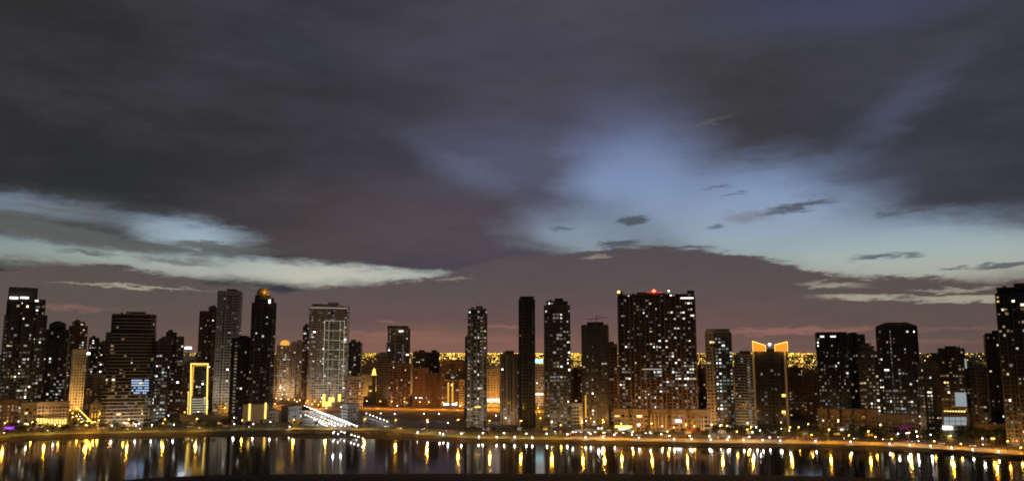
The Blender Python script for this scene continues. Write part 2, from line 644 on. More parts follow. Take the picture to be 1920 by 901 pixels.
XS = [-1500, -1100, -800, -600, -400, -200] + list(range(-100, 2060, 20)) + [2150, 2300, 2600, 3000, 3400]
cx_ = lambda px, Y, z: (((px - W0 / 2) / F) * (Y * cos(PITCH) + (z - CAMH) * sin(PITCH)), Y, z)   # column px at northing Y
wob = {px: random.uniform(-1.2, 1.2) for px in XS}
shore = [G(px, interp(shore_px, px), 0)[1] + wob[px] for px in XS]
edge = [edgeY(px) for px in XS]


def strip(name, offs0, offs1, z0, z1, mat, kind='structure', xs=None, thick=0.0):
    b = MB()
    idx = [i for i, x in enumerate(XS) if xs is None or xs[0] <= x <= xs[1]]
    for i, j in zip(idx, idx[1:]):
        A, B = XS[i], XS[j]
        b.quad(cx_(A, offs0(i), z0), cx_(B, offs0(j), z0), cx_(B, offs1(j), z1), cx_(A, offs1(i), z1))
        if thick:
            b.quad(cx_(A, offs0(i), z0 - thick), cx_(B, offs0(j), z0 - thick), cx_(B, offs0(j), z0), cx_(A, offs0(i), z0))
    return b.build(name, mat, None, kind)


E = lambda d: (lambda i: edge[i] + d)
b = MB()
b.quad((-150000, -3000, 0), (150000, -3000, 0), (150000, 150000, 0), (-150000, 150000, 0))
b.build('water', MAT['water'], None, 'structure')

# rocky bank: a broken surface between water and promenade
b = MB()
rows = 7
for r in range(rows + 1):
    for i, px in enumerate(XS):
        t = r / rows
        Y = shore[i] - 3 + (edge[i] + 0.3 - shore[i] + 3) * t
        z = -0.8 + (GZ + 0.75) * min(1, t * 1.0) ** (0.9) + (random.uniform(-0.35, 0.35) if 0 < r < rows else 0)
        b.v.append(cx_(px + (random.uniform(-5, 5) if 0 < r < rows else 0), Y, z if r < rows else GZ - 0.02))
n = len(XS)
for r in range(rows):
    for i in range(n - 1):
        b.f.append((r * n + i, r * n + i + 1, (r + 1) * n + i + 1, (r + 1) * n + i))
        b.m.append(0)
        b.c.append(None)
b.build('shore_bank', MAT['rock'], None, 'structure')
strip('land', E(0), lambda i: 130000, GZ, GZ, MAT['sand'])
strip('promenade', E(0.3), E(9), GZ + 0.12, GZ + 0.12, MAT['paving'], thick=0.5)
strip('lawn', E(9.1), E(30), GZ + 0.05, GZ + 0.05, MAT['lawn'], xs=(-1500, 1060))
strip('paved_terrace', E(9.1), E(30), GZ + 0.05, GZ + 0.05, MAT['paving'], xs=(1060, 3400))
strip('road_kerb', E(30), E(30.5), GZ + 0.16, GZ + 0.16, MAT['concrete'], thick=0.2)
strip('road', E(30.5), E(52), GZ + 0.03, GZ + 0.03, MAT['asphalt'])
strip('median_strip', E(40.4), E(42), GZ + 0.15, GZ + 0.15, MAT['concrete'], thick=0.15)
strip('pavement', E(52), E(58), GZ + 0.14, GZ + 0.14, MAT['paving'], thick=0.14)
b = MB()
for i, px in enumerate(XS[:-1]):
    if 0 <= px <= 1920 and i % 2 == 0:
        for off in (35.5, 47):
            A = cx_(px, edge[i] + off, GZ + 0.045)
            B = cx_(px + 7, edge[i] + off, GZ + 0.045)
            b.quad(A, B, (B[0], B[1] + 0.3, B[2]), (A[0], A[1] + 0.3, A[2]))
b.build('lane_marking', MAT['paint'], None, 'structure')
# the bank on our side of the lagoon
near_px = [(-2500, 1500), (-600, 980), (100, 912), (300, 893), (420, 888), (700, 886), (960, 885.5), (1300, 887), (1560, 891), (1720, 899), (1900, 915), (2500, 990), (4500, 1500)]
b = MB()
for r in range(5):
    for px, py in near_px:
        Q = G(px, py, 0)
        sc_ = (1.0, 0.985, 0.95, 0.6, 0.05)[r]
        zz = (-0.4, 0.9, 1.3, 1.5, 1.5)[r]
        b.v.append((Q[0] * (1 if r < 4 else 1.2), Q[1] * sc_ - (0 if r < 4 else 1500), zz))
n = len(near_px)
for r in range(4):
    for i in range(n - 1):
        b.f.append((r * n + i + 1, r * n + i, (r + 1) * n + i, (r + 1) * n + i + 1))
        b.m.append(0)
        b.c.append(None)
b.build('near_bank', MAT['near'], None, 'structure')


# ------------------------------------------------------------------ towers
def plan(kind, w, d):
    x, y = w / 2, d / 2
    if kind == 'rect':
        return [(-x, -y), (x, -y), (x, y), (-x, y)]
    if kind == 'cham':
        c = min(w, d) * 0.2
        return [(-x + c, -y), (x - c, -y), (x, -y + c), (x, y - c), (x - c, y), (-x + c, y), (-x, y - c), (-x, -y + c)]
    if kind == 'round':
        r = []
        for i in range(16):
            t = -pi / 2 - pi / 16 + 2 * pi * i / 16
            s_, c_ = sin(t), cos(t)
            r.append((x * math.copysign(abs(c_) ** 0.7, c_), y * math.copysign(abs(s_) ** 0.7, s_)))
        return r
    if kind == 'notch':                        # one deep vertical recess in the middle of the front
        a, q = w * 0.13, min(3.5, d * 0.2)
        return [(-x, -y), (-a, -y), (-a, -y + q), (a, -y + q), (a, -y), (x, -y), (x, y), (-x, y)]
    if kind == 'bays':                         # two recesses, three bays
        q = min(3.0, d * 0.2)
        k = [-1, -0.45, -0.3, 0.3, 0.45, 1]
        return [(-x, -y), (k[1] * x, -y), (k[1] * x, -y + q), (k[2] * x, -y + q), (k[2] * x, -y), (k[3] * x, -y), (k[3] * x, -y + q),
                (k[4] * x, -y + q), (k[4] * x, -y), (x, -y), (x, y), (-x, y)]
    if kind == 'many':                         # wide slab of five bays
        q = 3.5
        pts_, k = [], 5
        for i in range(k):
            a = -x + w * (i / k)
            c = -x + w * ((i + 0.78) / k)
            pts_ += [(a, -y), (c, -y)]
            if i < k - 1:
                e = -x + w * ((i + 1) / k)
                pts_ += [(c, -y + q), (e, -y + q)]
        pts_[-1] = (x, -y)
        return pts_ + [(x, y), (-x, y)]


def offset(poly, o):
    n = len(poly)
    out = []
    for i in range(n):
        (ax, ay), (bx, by), (cx, cy) = poly[i - 1], poly[i], poly[(i + 1) % n]
        e1 = (bx - ax, by - ay)
        e2 = (cx - bx, cy - by)
        l1, l2 = sqrt(e1[0] ** 2 + e1[1] ** 2), sqrt(e2[0] ** 2 + e2[1] ** 2)
        n1 = (e1[1] / l1, -e1[0] / l1)
        n2 = (e2[1] / l2, -e2[0] / l2)
        q = 1 + n1[0] * n2[0] + n1[1] * n2[1]
        if q < 0.2:
            q = 0.2
        out.append((bx + o * (n1[0] + n2[0]) / q, by + o * (n1[1] + n2[1]) / q))
    return out


PALS = {
    'white': [((1.0, 0.93, 0.78), 6), ((1.0, 0.80, 0.5), 2), ((0.85, 0.95, 1.0), 2)],
    'warm': [((1.0, 0.76, 0.44), 5), ((1.0, 0.92, 0.74), 4), ((1.0, 0.55, 0.2), 2)],
    'amber': [((1.0, 0.60, 0.22), 5), ((1.0, 0.80, 0.45), 3), ((1.0, 0.93, 0.8), 2)],
    'cool': [((0.82, 0.95, 0.95), 6), ((1.0, 0.95, 0.85), 3), ((0.75, 1.0, 0.85), 2)],
}


def pick(pal):
    L = PALS[pal]
    r = random.uniform(0, sum(w for _, w in L))
    for c, w in L:
        r -= w
        if r <= 0:
            return c
    return L[0][0]


NICKS = []                                     # (px, nick) of the towers, for placing words


class Tower:
    def __init__(s, nick, label, xl, xr, yt, yb, kind='rect', yaw=0.0, asp=0.7, mat='tan', style='grid', lit=(0.04, 0.12), pal='white',
                 fl=3.6, bay=3.3, name='apartment_tower', cat='tower', steps=None, z0=GZ, bright=1.0, plant=True, frame='same', pane=(0.62, 0.5), back=False, slabs=True):
        s.nick = nick
        if not back:
            NICKS.append(((xl + xr) / 2, nick))
        Yf = G(960, yb, z0)[1]
        ymid = (yt + yb) / 2
        pc = (xl + xr) / 2
        A = P(pc, ymid, Yf)
        az = atan2(A[0], A[1])
        y_ = radians(yaw)
        t = Yf * cos(PITCH) + (A[2] - CAMH) * sin(PITCH)
        Wd = (xr - xl) / F * t * cos(az)
        w = Wd / (cos(y_) + asp * abs(sin(y_)))
        d = max(10.0, min(w * asp, 40))
        w = (Wd - d * abs(sin(y_))) / cos(y_)
        s.w, s.d = w, d
        s.rz = -az + y_
        half = d / 2 * cos(y_) + w / 2 * abs(sin(y_))
        s.c = (A[0] + half * sin(az), A[1] + half * cos(az))
        Yc = s.c[1]
        s.h = P(pc, yt, Yc - d * 0.3)[2] - z0
        s.z0 = z0
        s.root = thing(name, label, cat, (s.c[0], s.c[1], z0), s.rz)
        s.pl = plan(kind, w, d)
        s.bay, s.fl = bay, fl
        secs = []
        # steps: list of (height fraction, width scale, depth scale) above which the plan shrinks
        st = [(0.0, 1.0, 1.0, 0.0)] + [tuple(q) + (0.0,) * (4 - len(q)) for q in (steps or [])]
        for i, (f0, sw, sdp, sh) in enumerate(st):
            f1 = st[i + 1][0] if i + 1 < len(st) else 1.0
            secs.append(([(x * sw + sh * w, y * sdp) for x, y in s.pl], f0 * s.h, f1 * s.h))
        s.secs = secs
        pat = 'x'
        wm = MAT[mat]
        fm = MAT[mat if frame == 'same' else frame]
        lw, gw = MB(), MB()
        colw = {}
        for si, (poly, za, zb) in enumerate(secs):
            wb = MB()
            wb.prism(poly, za, zb)
            wall = wb.build('wall', wm, s.root)
            if si == 0:
                s.wall = wall
            nf = max(1, int((zb - za - 1.0) / fl))
            if slabs and style in ('grid', 'slab', 'balcony') and nf > 1:
                sb = MB()
                th = {'grid': 0.45, 'slab': 0.7, 'balcony': 0.9}[style]
                sb.prism(offset(poly, {'grid': 0.3, 'slab': 0.6, 'balcony': 1.0}[style]), 0, th)
                me = sb.mesh('floor_slab', fm)
                for k in range(1, nf + 1):
                    link('floor_slab', me, s.root, None, (0, 0, za + k * fl - 0.3))
            np_ = len(poly)
            pier_me = None
            for e in range(np_):
                (ax, ay), (bx, by) = poly[e], poly[(e + 1) % np_]
                L = sqrt((bx - ax) ** 2 + (by - ay) ** 2)
                nx, ny = (by - ay) / L, -(bx - ax) / L
                wx = nx * cos(s.rz) - ny * sin(s.rz)
                wy = nx * sin(s.rz) + ny * cos(s.rz)
                if wx * s.c[0] + wy * s.c[1] > 0.35 * sqrt(s.c[0] ** 2 + s.c[1] ** 2) or L < 2.2:
                    continue
                nb = max(1, round(L / bay))
                bw = L / nb
                tx, ty = (bx - ax) / L, (by - ay) / L
                if style in ('grid', 'pier', 'glass') and nf > 2:
                    stepn = {'grid': 2, 'pier': 1, 'glass': 3}[style]
                    if pier_me is None:
                        pb = MB()
                        pw, pp = {'grid': (0.7, 0.9), 'pier': (0.9, 1.3), 'glass': (0.35, 0.5)}[style]
                        pb.box(0, 0, 0, pw, pp, zb - za - 0.4)
                        pier_me = pb.mesh('pier', fm)
                    for k in range(0, nb + 1, stepn):
                        q = min(max(k * bw, 0.4), L - 0.4)
                        link('pier', pier_me, s.root, None, (ax + tx * q, ay + ty * q, za + 0.2), atan2(ty, tx))
                cw = [random.choice((0.15, 0.4, 0.9, 1.4, 2.2)) for _ in range(nb)]
                pws = [random.choice((0.34, 0.5, 0.62, 0.82)) for _ in range(nb)]
                strip_k = random.randrange(nb) if nb > 3 and random.random() < 0.4 else -1
                for f in range(nf):
                    zf = za + f * fl + 0.9
                    hf = (za + f * fl) / s.h
                    dens = lit[1] + (lit[0] - lit[1]) * min(1.0, hf * 1.25)
                    run = random.random() < 0.3
                    prev = False
                    for k in range(nb):
                        pw_, ph_ = bw * pws[k], fl * (pane[1] + 0.1 * ((k * 7) % 3 - 1))
                        q0 = k * bw + (bw - pw_) / 2
                        a_ = (ax + tx * q0 + nx * 0.06, ay + ty * q0 + ny * 0.06)
                        b_ = (a_[0] + tx * pw_, a_[1] + ty * pw_)
                        vv = ((a_[0], a_[1], zf), (b_[0], b_[1], zf), (b_[0], b_[1], zf + ph_), (a_[0], a_[1], zf + ph_))
                        pr = dens * cw[k] * (3.0 if prev and run else 1.0)
                        dim = random.random() < 0.85 * dens ** 0.5 * (1.15 - 0.95 * hf)
                        if k == strip_k and lit[1] > 0.03:
                            dim = True
                        if random.random() < 0.12 and pr > 0.02 and k < nb - 1:      # a room two bays wide
                            b2 = (a_[0] + tx * (bw * 1.45), a_[1] + ty * (bw * 1.45))
                            vv = (vv[0], (b2[0], b2[1], zf), (b2[0], b2[1], zf + ph_), vv[3])
                        if random.random() < pr or dim:
                            cc = pick(pal)
                            g_ = bright * min(5.0, 0.10 + random.lognormvariate(-1.0, 1.35))
                            if dim:
                                g_ = random.uniform(0.015, 0.22)
                            lw.quad(*vv, 0, (cc[0] * g_, cc[1] * g_, cc[2] * g_, 1))
                            prev = True
                        else:
                            gw.quad(*vv)
                            prev = False
        if lw.f:
            lw.build('lit_windows', MAT['lit'], s.wall, 'stuff')
        if gw.f:
            gw.build('window_panes', MAT['glass'], s.wall, 'stuff')
        # roof edge and machinery
        poly = secs[-1][0]
        pb = MB()
        pb.prism(offset(poly, 0.25), s.h, s.h + 1.1)
        pb.build('parapet', fm, s.root)
        s.topw = max(p_[0] for p_ in poly) - min(p_[0] for p_ in poly)
        s.topx = (max(p_[0] for p_ in poly) + min(p_[0] for p_ in poly)) / 2
        if plant:
            q = MB()
            q.box(s.topx + random.uniform(-0.12, 0.12) * s.topw, 0, s.h + 1.1, s.topw * random.uniform(0.25, 0.45), d * 0.4, random.uniform(2.2, 3.6))
            q.build('roof_plant', fm, s.root)
            q = MB()
            q.box(s.topx + 0.3 * s.topw * random.choice((-1, 1)), 0, s.h + 1.1, 2.6, 2.6, 1.8)
            q.build('water_tank', MAT['concrete'], s.root)
            if random.random() < 0.55:
                q = MB()
                xm = s.topx + random.uniform(-0.3, 0.3) * s.topw
                q.cyl(xm, 0, s.h + 1.1, 0.28, random.uniform(5, 9), 6, 0.1)
                q.build('mast', MAT['metal'], s.root)

    def loc(s, px, py, out=0.0):               # pixel of the photograph to the front plane of this tower, local x and z
        d = ray(px, py)
        ox, oy = -s.c[0], -s.c[1]
        c, q = cos(-s.rz), sin(-s.rz)
        lx, ly = ox * c - oy * q, ox * q + oy * c
        rx, ry = d[0] * c - d[1] * q, d[0] * q + d[1] * c
        t = ((-s.d / 2 - out) - ly) / ry
        return lx + rx * t, CAMH + d[2] * t - s.z0

    def feat(s, name, x0, y0, x1, y1, mat, out=0.5, th=0.5, parent=None):   # a raised panel on the front
        xa, _ = s.loc(x0, (y0 + y1) / 2, out)
        xb, _ = s.loc(x1, (y0 + y1) / 2, out)
        _, za = s.loc((x0 + x1) / 2, y1, out)
        _, zb = s.loc((x0 + x1) / 2, y0, out)
        q = MB()
        q.box((xa + xb) / 2, -s.d / 2 - out, za, xb - xa, th, zb - za)
        return q.build(name, MAT[mat] if isinstance(mat, str) else mat, parent or s.root)

    def flood(s, power, colr=(1.0, 0.62, 0.28), n=2, out=26, aim=0.3):  # added fill spots with small fixture boxes, brightening the facade
        for k in range(n):
            x = (k + 0.5) / n * s.w - s.w / 2
            q = MB()
            q.box(x, -s.d / 2 - out, 0.0, 1.0, 0.7, 0.9)
            fx = q.build('floodlight', MAT['metal'], s.root)
            l = bpy.data.lights.new('fill_spot', 'SPOT')
            l.energy = power
            l.color = colr
            l.spot_size = radians(105)
            l.spot_blend = 1.0
            l.shadow_soft_size = 0.5
            o = bpy.data.objects.new('fill_spot', l)
            COL.objects.link(o)
            o.parent = fx
            o.location = (x, -s.d / 2 - out, 1.6)
            o.rotation_euler = (pi / 2 + math.atan2(s.h * aim, out), 0, 0)

    def line(s, name, x0, y0, x1, y1, mat, r=0.35, out=1.2):
        xa, za = s.loc(x0, y0, out)
        xb, zb = s.loc(x1, y1, out)
        q = MB()
        q.tube((xa, -s.d / 2 - out, za), (xb, -s.d / 2 - out, zb), r, 6)
        return q.build(name, MAT[mat], s.root)

    def rbox(s, name, x0, y0, x1, y1, mat, d=None, dy=0.0, frame=None):     # a block standing on the roof or in the body, by its outline
        xa, _ = s.loc(x0, (y0 + y1) / 2)
        xb, _ = s.loc(x1, (y0 + y1) / 2)
        _, za = s.loc((x0 + x1) / 2, y1)
        _, zb = s.loc((x0 + x1) / 2, y0)
        d = d or s.d * 0.6
        q = MB()
        q.box((xa + xb) / 2, dy, za, xb - xa, d, zb - za)
        return q.build(name, MAT[mat], s.root)


def mast(t, x, h, r=0.25, y=0.0):
    q = MB()
    q.cyl(x, y, t.h + 1.1, r, h, 6, r * 0.4)
    return q.build('mast', MAT['metal'], t.root)


def beacon(t, px, py, mat, r=1.0):
    x, z = t.loc(px, py, -1.0)
    q = MB()
    q.lathe(x, -t.d / 2 + 1.0, [(0.01, z - r), (r * 0.8, z - r * 0.5), (r, z), (r * 0.8, z + r * 0.5), (0.01, z + r)], 8)
    return q.build('beacon', MAT[mat], t.root)


# --- far left
T1 = Tower('left edge tower', 'tall dark apartment tower with stepped top and bright penthouse strip at the left edge', 1, 82, 562, 800,
           'bays', 8, 0.6, 'dark', 'grid', (0.10, 0.30), 'white', steps=[(0.88, 0.9, 0.9, -0.02)])
T1.rbox('roof_block', 20, 538, 72, 563, 'dark')
T1.feat('penthouse_light', 18, 556, 34, 560, 'l_wht2', 0.2)
T1.feat('penthouse_light', 38, 556, 54, 559.5, 'l_wht2', 0.2)
T1.feat('penthouse_light', 66, 562, 72, 565, 'l_wht2', 0.2)
T = Tower('low banded podium block', 'low grey podium block with glowing floors below the left edge tower', -20, 34, 752, 806, 'rect', 0, 0.6, 'rose', 'slab', (0.3, 0.5), 'amber',
          name='podium_building', cat='building', bright=0.8, plant=False)
T.feat('sign_board', 9, 799, 26, 804, 'l_vio', 3)
T = Tower('pale windowless end block', 'narrow pale block between the left edge tower and the blank tan hall', 37, 68, 756, 804, 'rect', 0, 0.6, 'pale', 'slab', (0.1, 0.2), 'amber',
          name='podium_building', cat='building', plant=False)
T = Tower('dark hipped tower', 'dark apartment tower with hipped roof just right of the left edge tower', 78, 126, 608, 790, 'notch', -6, 0.7, 'dark', 'grid', (0.04, 0.2), 'white', steps=[(0.95, 0.7, 0.7)])
q = MB(); q.lathe(0, 0, [(9, T.h), (5, T.h + 3), (0.3, T.h + 4.5)], 8); q.build('roof', MAT['dark'], T.root)
T = Tower('round-topped tower', 'brown apartment tower with rounded top rising behind the orange floodlit slab', 124, 160, 604, 762, 'cham', 5, 0.8, 'brown', 'grid', (0.12, 0.12), 'white', steps=[(0.96, 0.7, 0.7)])
TO = Tower('orange floodlit slab', 'slender tan slab glowing orange in street light beside the diagonal street', 128, 158, 656, 777, 'rect', 12, 0.6, 'pale', 'grid', (0.0, 0.04), 'amber', plant=False)
T = Tower('small dark tower behind the mosque', 'small dark tower with a flat top standing far behind the orange street', 163, 182, 634, 756, 'rect', 5, 0.8, 'navy', 'grid', (0.05, 0.05), 'white', back=True)
T = Tower('small grey tower', 'small grey tower half hidden behind the wide banded tower', 180, 198, 643, 757, 'rect', 5, 0.8, 'brown', 'grid', (0.05, 0.05), 'white', back=True)
T = Tower('tan slab behind the street', 'plain tan slab building behind the small domed mosque', 158, 192, 702, 766, 'rect', 0, 0.7, 'tan', 'grid', (0.0, 0.03), 'amber', plant=False)
HALL = Tower('blank tan hall', 'long blank tan hall with a glowing yellow arcade along its foot', 64, 129, 754, 799, 'rect', 0, 0.5, 'tan', 'plain', (0, 0), name='market_hall', cat='hall', plant=False, slabs=False)
for k in range(11):
    x0 = 70 + k * 5.1
    HALL.feat('arcade_light', x0, 785 + random.uniform(-1, 1), x0 + 3.2, 794, 'l_gold', 0.9)
HALL.feat('canopy', 66, 782, 127, 783.5, 'concrete', 1.6, 3)
# small mosque by the street
MQ = Tower('small domed mosque', 'small orange lit mosque with a dome at the end of the diagonal street', 168, 190, 758, 786, 'rect', 0, 0.8, 'pale', 'plain', (0, 0), name='mosque', cat='mosque', plant=False, slabs=False, back=True)
q = MB(); q.lathe(0, 0, [(3.6, MQ.h + 1), (3.7, MQ.h + 2.5), (2.8, MQ.h + 4.6), (1.2, MQ.h + 6), (0.15, MQ.h + 7.4)], 12); q.build('dome', MAT['pale'], MQ.root)
for k in (-1, 0, 1):
    q = MB(); q.box(k * MQ.w * 0.27, -MQ.d / 2 - 0.05, 2, 1.6, 0.3, 5); q.build('arched_window', MAT['l_gold2'], MQ.root)
# wide banded tower
T5 = Tower('wide banded tower', 'wide dark tower with horizontal floor bands and a blue white lit window block', 193, 292, 590, 798, 'cham', -6, 0.6, 'black', 'slab', (0.006, 0.10), 'amber',
           steps=[(0.84, 0.9, 0.95, 0.04)], frame='grey')
T5.rbox('roof_block', 243, 585, 268, 592, 'navy')
for k in range(6):
    y = 711 + k * 4.7
    for j in range(8):
        if random.random() < 0.88:
            T5.feat('window', 246.5 + j * 4.1, y, 250.0 + j * 4.1, y + 2.5, random.choice(('l_blue', 'l_blue', 'l_bluew')), 0.9)
T5.feat('shopfront_light', 236, 791, 262, 795, 'l_wht2', 1.5)
T = Tower('dark two-part tower', 'slim dark tower with teal white lit lower floors beside the wide banded tower', 287, 313, 640, 796, 'rect', 8, 0.8, 'dark', 'grid', (0.08, 0.5), 'cool')
T = Tower('brown tower with roof box', 'brown apartment tower with a roof box left of the white floodlight', 300, 341, 624, 782, 'notch', 6, 0.7, 'brown', 'grid', (0.06, 0.10), 'white', steps=[(0.96, 0.5, 0.7, -0.1)])
T = Tower('tan mid rise block', 'tan mid rise block standing behind the gold outlined building', 326, 372, 672, 768, 'bays', 0, 0.7, 'tan', 'grid', (0.10, 0.15), 'warm')
T = Tower('stepped brown twin', 'brown stepped twin tower behind the gold outlined building', 370, 406, 577, 770, 'notch', 5, 0.7, 'brown', 'grid', (0.05, 0.08), 'warm', steps=[(0.97, 0.48, 0.8, 0.2)])
T9 = Tower('tall grey gridded tower', 'tall light grey apartment tower with dense window grid left of the gold domed tower', 403, 450, 547, 776, 'notch', -7, 0.7, 'grey', 'grid', (0.06, 0.12), 'white')
GT = Tower('gold outlined building', 'mid rise building with its frame outlined in glowing gold tubes', 354, 393, 681, 776, 'rect', 3, 0.6, 'dark', 'slab', (0.03, 0.2), 'warm', name='office_building', cat='building', plant=False)
GT.line('light_tube', 357, 681.5, 391, 681.5, 'l_gold', 0.8, 1.8)
GT.line('light_tube', 358.5, 681.5, 356.5, 776, 'l_gold', 0.8, 1.8)
GT.line('light_tube', 389.5, 681.5, 387.5, 776, 'l_gold', 0.8, 1.8)
GT.line('light_tube', 353.5, 733, 352, 776, 'l_gold', 0.45, 1.8)
GT.line('light_tube', 363, 684.5, 386, 684.5, 'l_gold2', 0.6, 1.8)
GT.feat('light_panel', 359.5, 686, 362.5, 742, 'l_gold2', 1.0)
for k in range(6):
    GT.feat('lit_floor', 360, 747 + k * 4.6, 386, 749 + k * 4.6, 'l_tube', 1.2)
T = Tower('plain black glass tower', 'plain black glass tower against the left flank of the gold domed tower', 431, 470, 634, 792, 'rect', -6, 0.7, 'black', 'glass', (0.02, 0.07), 'warm')
TD = Tower('gold domed tower', 'tall black tower with a glowing gold dome and two glowing gold fins at its foot', 468, 514, 560, 792, 'cham', 0, 0.8, 'black', 'grid', (0.035, 0.05), 'white', plant=False, frame='dark', steps=[(0.97, 0.8, 0.85)])
x_, z_ = TD.loc(493, 556, -TD.d / 2)
q = MB(); q.cyl(x_, 0, TD.h, 8.6, 4.2, 12); q.build('drum', MAT['dark'], TD.root)
q = MB(); q.lathe(x_, 0, [(6.6, TD.h + 4), (7.2, TD.h + 6.5), (6.4, TD.h + 9.5), (4.2, TD.h + 12), (0.3, TD.h + 13.2)], 16); q.build('dome', MAT['gold'], TD.root)
q = MB()
for k in range(8):
    a = 2 * pi * k / 8 + 0.2
    q.tube((x_ + 7.3 * cos(a), 7.3 * sin(a), TD.h + 5), (x_ + 4.4 * cos(a), 4.4 * sin(a), TD.h + 12.0), 0.25, 4)
q.build('dome_rib', MAT['gold'], TD.root)
ld = bpy.data.lights.new('dome_fill', 'POINT'); ld.energy = 4000; ld.color = (1, 0.55, 0.15); ld.shadow_soft_size = 0.5  # added fill light without a fixture, makes the dome look lit
lo = bpy.data.objects.new('dome_fill', ld); COL.objects.link(lo); lo.parent = TD.root; lo.location = (x_ + 7, -14, TD.h + 11)
xt, zt = TD.loc(505.5, 565, 0)
q = MB(); q.cyl(xt, -TD.d / 2 + 1, zt - 6, 2.0, 10, 8); q.build('turret', MAT['dark'], TD.root)
TD.feat('turret_light', 503.5, 561, 507.5, 568, 'l_wht2', 1.4)
TD.feat('glowing_fin', 466, 756, 469.5, 787, 'l_gold', 3.0)  # both fins glow by their own material, no lamp lights them
TD.feat('glowing_fin', 496, 754, 499.5, 784, 'l_gold', 3.0)
TD.rbox('podium', 455, 757, 503, 792, 'grey', TD.d + 5, 0)
# behind the dome
T = Tower('orange lit slab behind the domed tower', 'narrow orange lit slab just right of the gold domed tower', 511, 524, 668, 754, 'rect', 0, 0.8, 'tan', 'grid', (0.02, 0.05), 'amber', back=True)
T12 = Tower('grey block with golden crown', 'light grey apartment block with a small golden crown right of the domed tower', 518, 546, 648, 754, 'notch', 4, 0.8, 'pale', 'grid', (0.15, 0.15), 'white', plant=False)
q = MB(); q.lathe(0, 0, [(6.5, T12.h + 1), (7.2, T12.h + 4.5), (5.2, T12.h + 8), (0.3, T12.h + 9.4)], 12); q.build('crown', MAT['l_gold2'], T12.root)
T = Tower('second pale block', 'pale apartment block with rounded shoulders left of the light outlined tower', 544, 571, 642, 754, 'notch', -4, 0.8, 'pale', 'grid', (0.08, 0.1), 'white')
T = Tower('dark sliver tower', 'dark sliver of a tower behind the light outlined tower', 566, 582, 612, 757, 'rect', 0, 0.9, 'brown', 'grid', (0.08, 0.06), 'white', back=True)
# light outlined tower
T14 = Tower('light outlined tower', 'broad grey tower outlined with fine white light tubes above a yellow lit portal', 577, 653, 575, 762, 'notch', 7, 0.5, 'grey', 'grid', (0.06, 0.14), 'white', fl=3.5)
T14.rbox('roof_block', 588, 569, 608, 576, 'grey')
T14.rbox('roof_block', 618, 566, 636, 576, 'grey')
T14.line('light_tube', 581, 576, 652, 577.5, 'l_tube', 0.45)
for y in (601, 619, 637, 655, 673, 691, 709):
    T14.line('light_tube', 609, y, 646, y + 0.4, 'l_tube', 0.28)
for x in (609, 617, 638, 646):
    T14.line('light_tube', x, 600, x - 3.5, 735, 'l_tube', 0.26 if x in (617, 638) else 0.42)
T14.line('light_tube', 583, 720, 651, 721, 'l_tube', 0.3)
T14.line('light_tube', 582, 738, 651, 739, 'l_tube', 0.3)
T14.feat('portal_light', 605, 738, 610, 752, 'l_gold', 1.6)
T14.feat('portal_light', 634, 738, 639, 752, 'l_gold', 1.6)
T14.feat('portal_light', 616, 744, 627, 753, 'l_gold', 1.6)
T14.feat('entrance_light', 604, 752, 621, 761, 'l_gold', 2.4)
T15 = Tower('violet grey tower', 'dark violet grey tower with few lit windows right of the light outlined tower', 650, 678, 642, 759, 'rect', -10, 0.7, 'navy', 'grid', (0.05, 0.05), 'white')
T = Tower('grey block with lit ground floor', 'grey mid rise block at the foot of the violet grey tower', 646, 681, 706, 764, 'rect', 0, 0.6, 'grey', 'grid', (0.08, 0.15), 'white', plant=False, back=True)
# mosque with minaret
MM = Tower('gold lit mosque', 'low gold lit mosque with bright cornices beside the tall minaret', 690, 730, 724, 752, 'rect', 0, 0.6, 'pale', 'plain', (0, 0), name='mosque', cat='mosque', plant=False, slabs=False, back=True)
MM.feat('cornice_light', 703, 724, 722, 730, 'l_gold2', 0.6)
MM.feat('cornice_light', 692, 731, 728, 732.5, 'l_gold', 0.9)
Q = P(700.5, 735, MM.c[1] - MM.d / 2 - 4)
t = thing('minaret', 'tall white gold minaret with a lit pointed top next to the plain tan slab', 'minaret', (Q[0], Q[1], GZ))
z1 = P(700, 701, Q[1])[2] - GZ
z2 = P(700, 689, Q[1])[2] - GZ
q = MB(); q.cyl(0, 0, 0, 3.2, z1, 8, 2.8); q.build('shaft', MAT['pale'], t)
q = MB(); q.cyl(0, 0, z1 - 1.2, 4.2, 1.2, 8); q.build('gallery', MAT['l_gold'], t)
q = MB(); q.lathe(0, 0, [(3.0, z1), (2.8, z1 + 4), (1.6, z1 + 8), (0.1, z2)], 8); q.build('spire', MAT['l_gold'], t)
T = Tower('plain tan slab', 'plain windowless tan slab between the minaret and the brown tower', 706, 730, 664, 758, 'rect', -12, 0.6, 'tan', 'plain', (0, 0), slabs=False)
T16 = Tower('tall roof box tower', 'tall brown apartment tower with lit roof box right of the mosque', 724, 768, 616, 757, 'notch', 5, 0.7, 'tan', 'grid', (0.05, 0.06), 'white', steps=[(0.82, 0.96, 0.9, 0.02)])
T16.rbox('roof_block', 728, 610, 766, 617, 'brown')
T16.feat('lit_roof_room', 748, 619, 756, 621.5, 'l_wht2', 0.3)
T = Tower('tan tower front half', 'tan lower apartment block joined to the front of the brown tower', 728, 769, 682, 761.5, 'bays', 0, 0.4, 'brown', 'grid', (0.10, 0.14), 'warm', plant=False, back=True)
T = Tower('dusky twin blocks', 'dusky brown block with a tall recess rising to the horizon lights', 774, 800, 660, 757, 'notch', 0, 0.8, 'rose', 'grid', (0.04, 0.05), 'warm')
T = Tower('second dusky block', 'second dusky brown block right beside the first at the horizon lights', 798, 823, 661, 757, 'notch', 0, 0.8, 'brown', 'grid', (0.07, 0.05), 'warm', back=True)
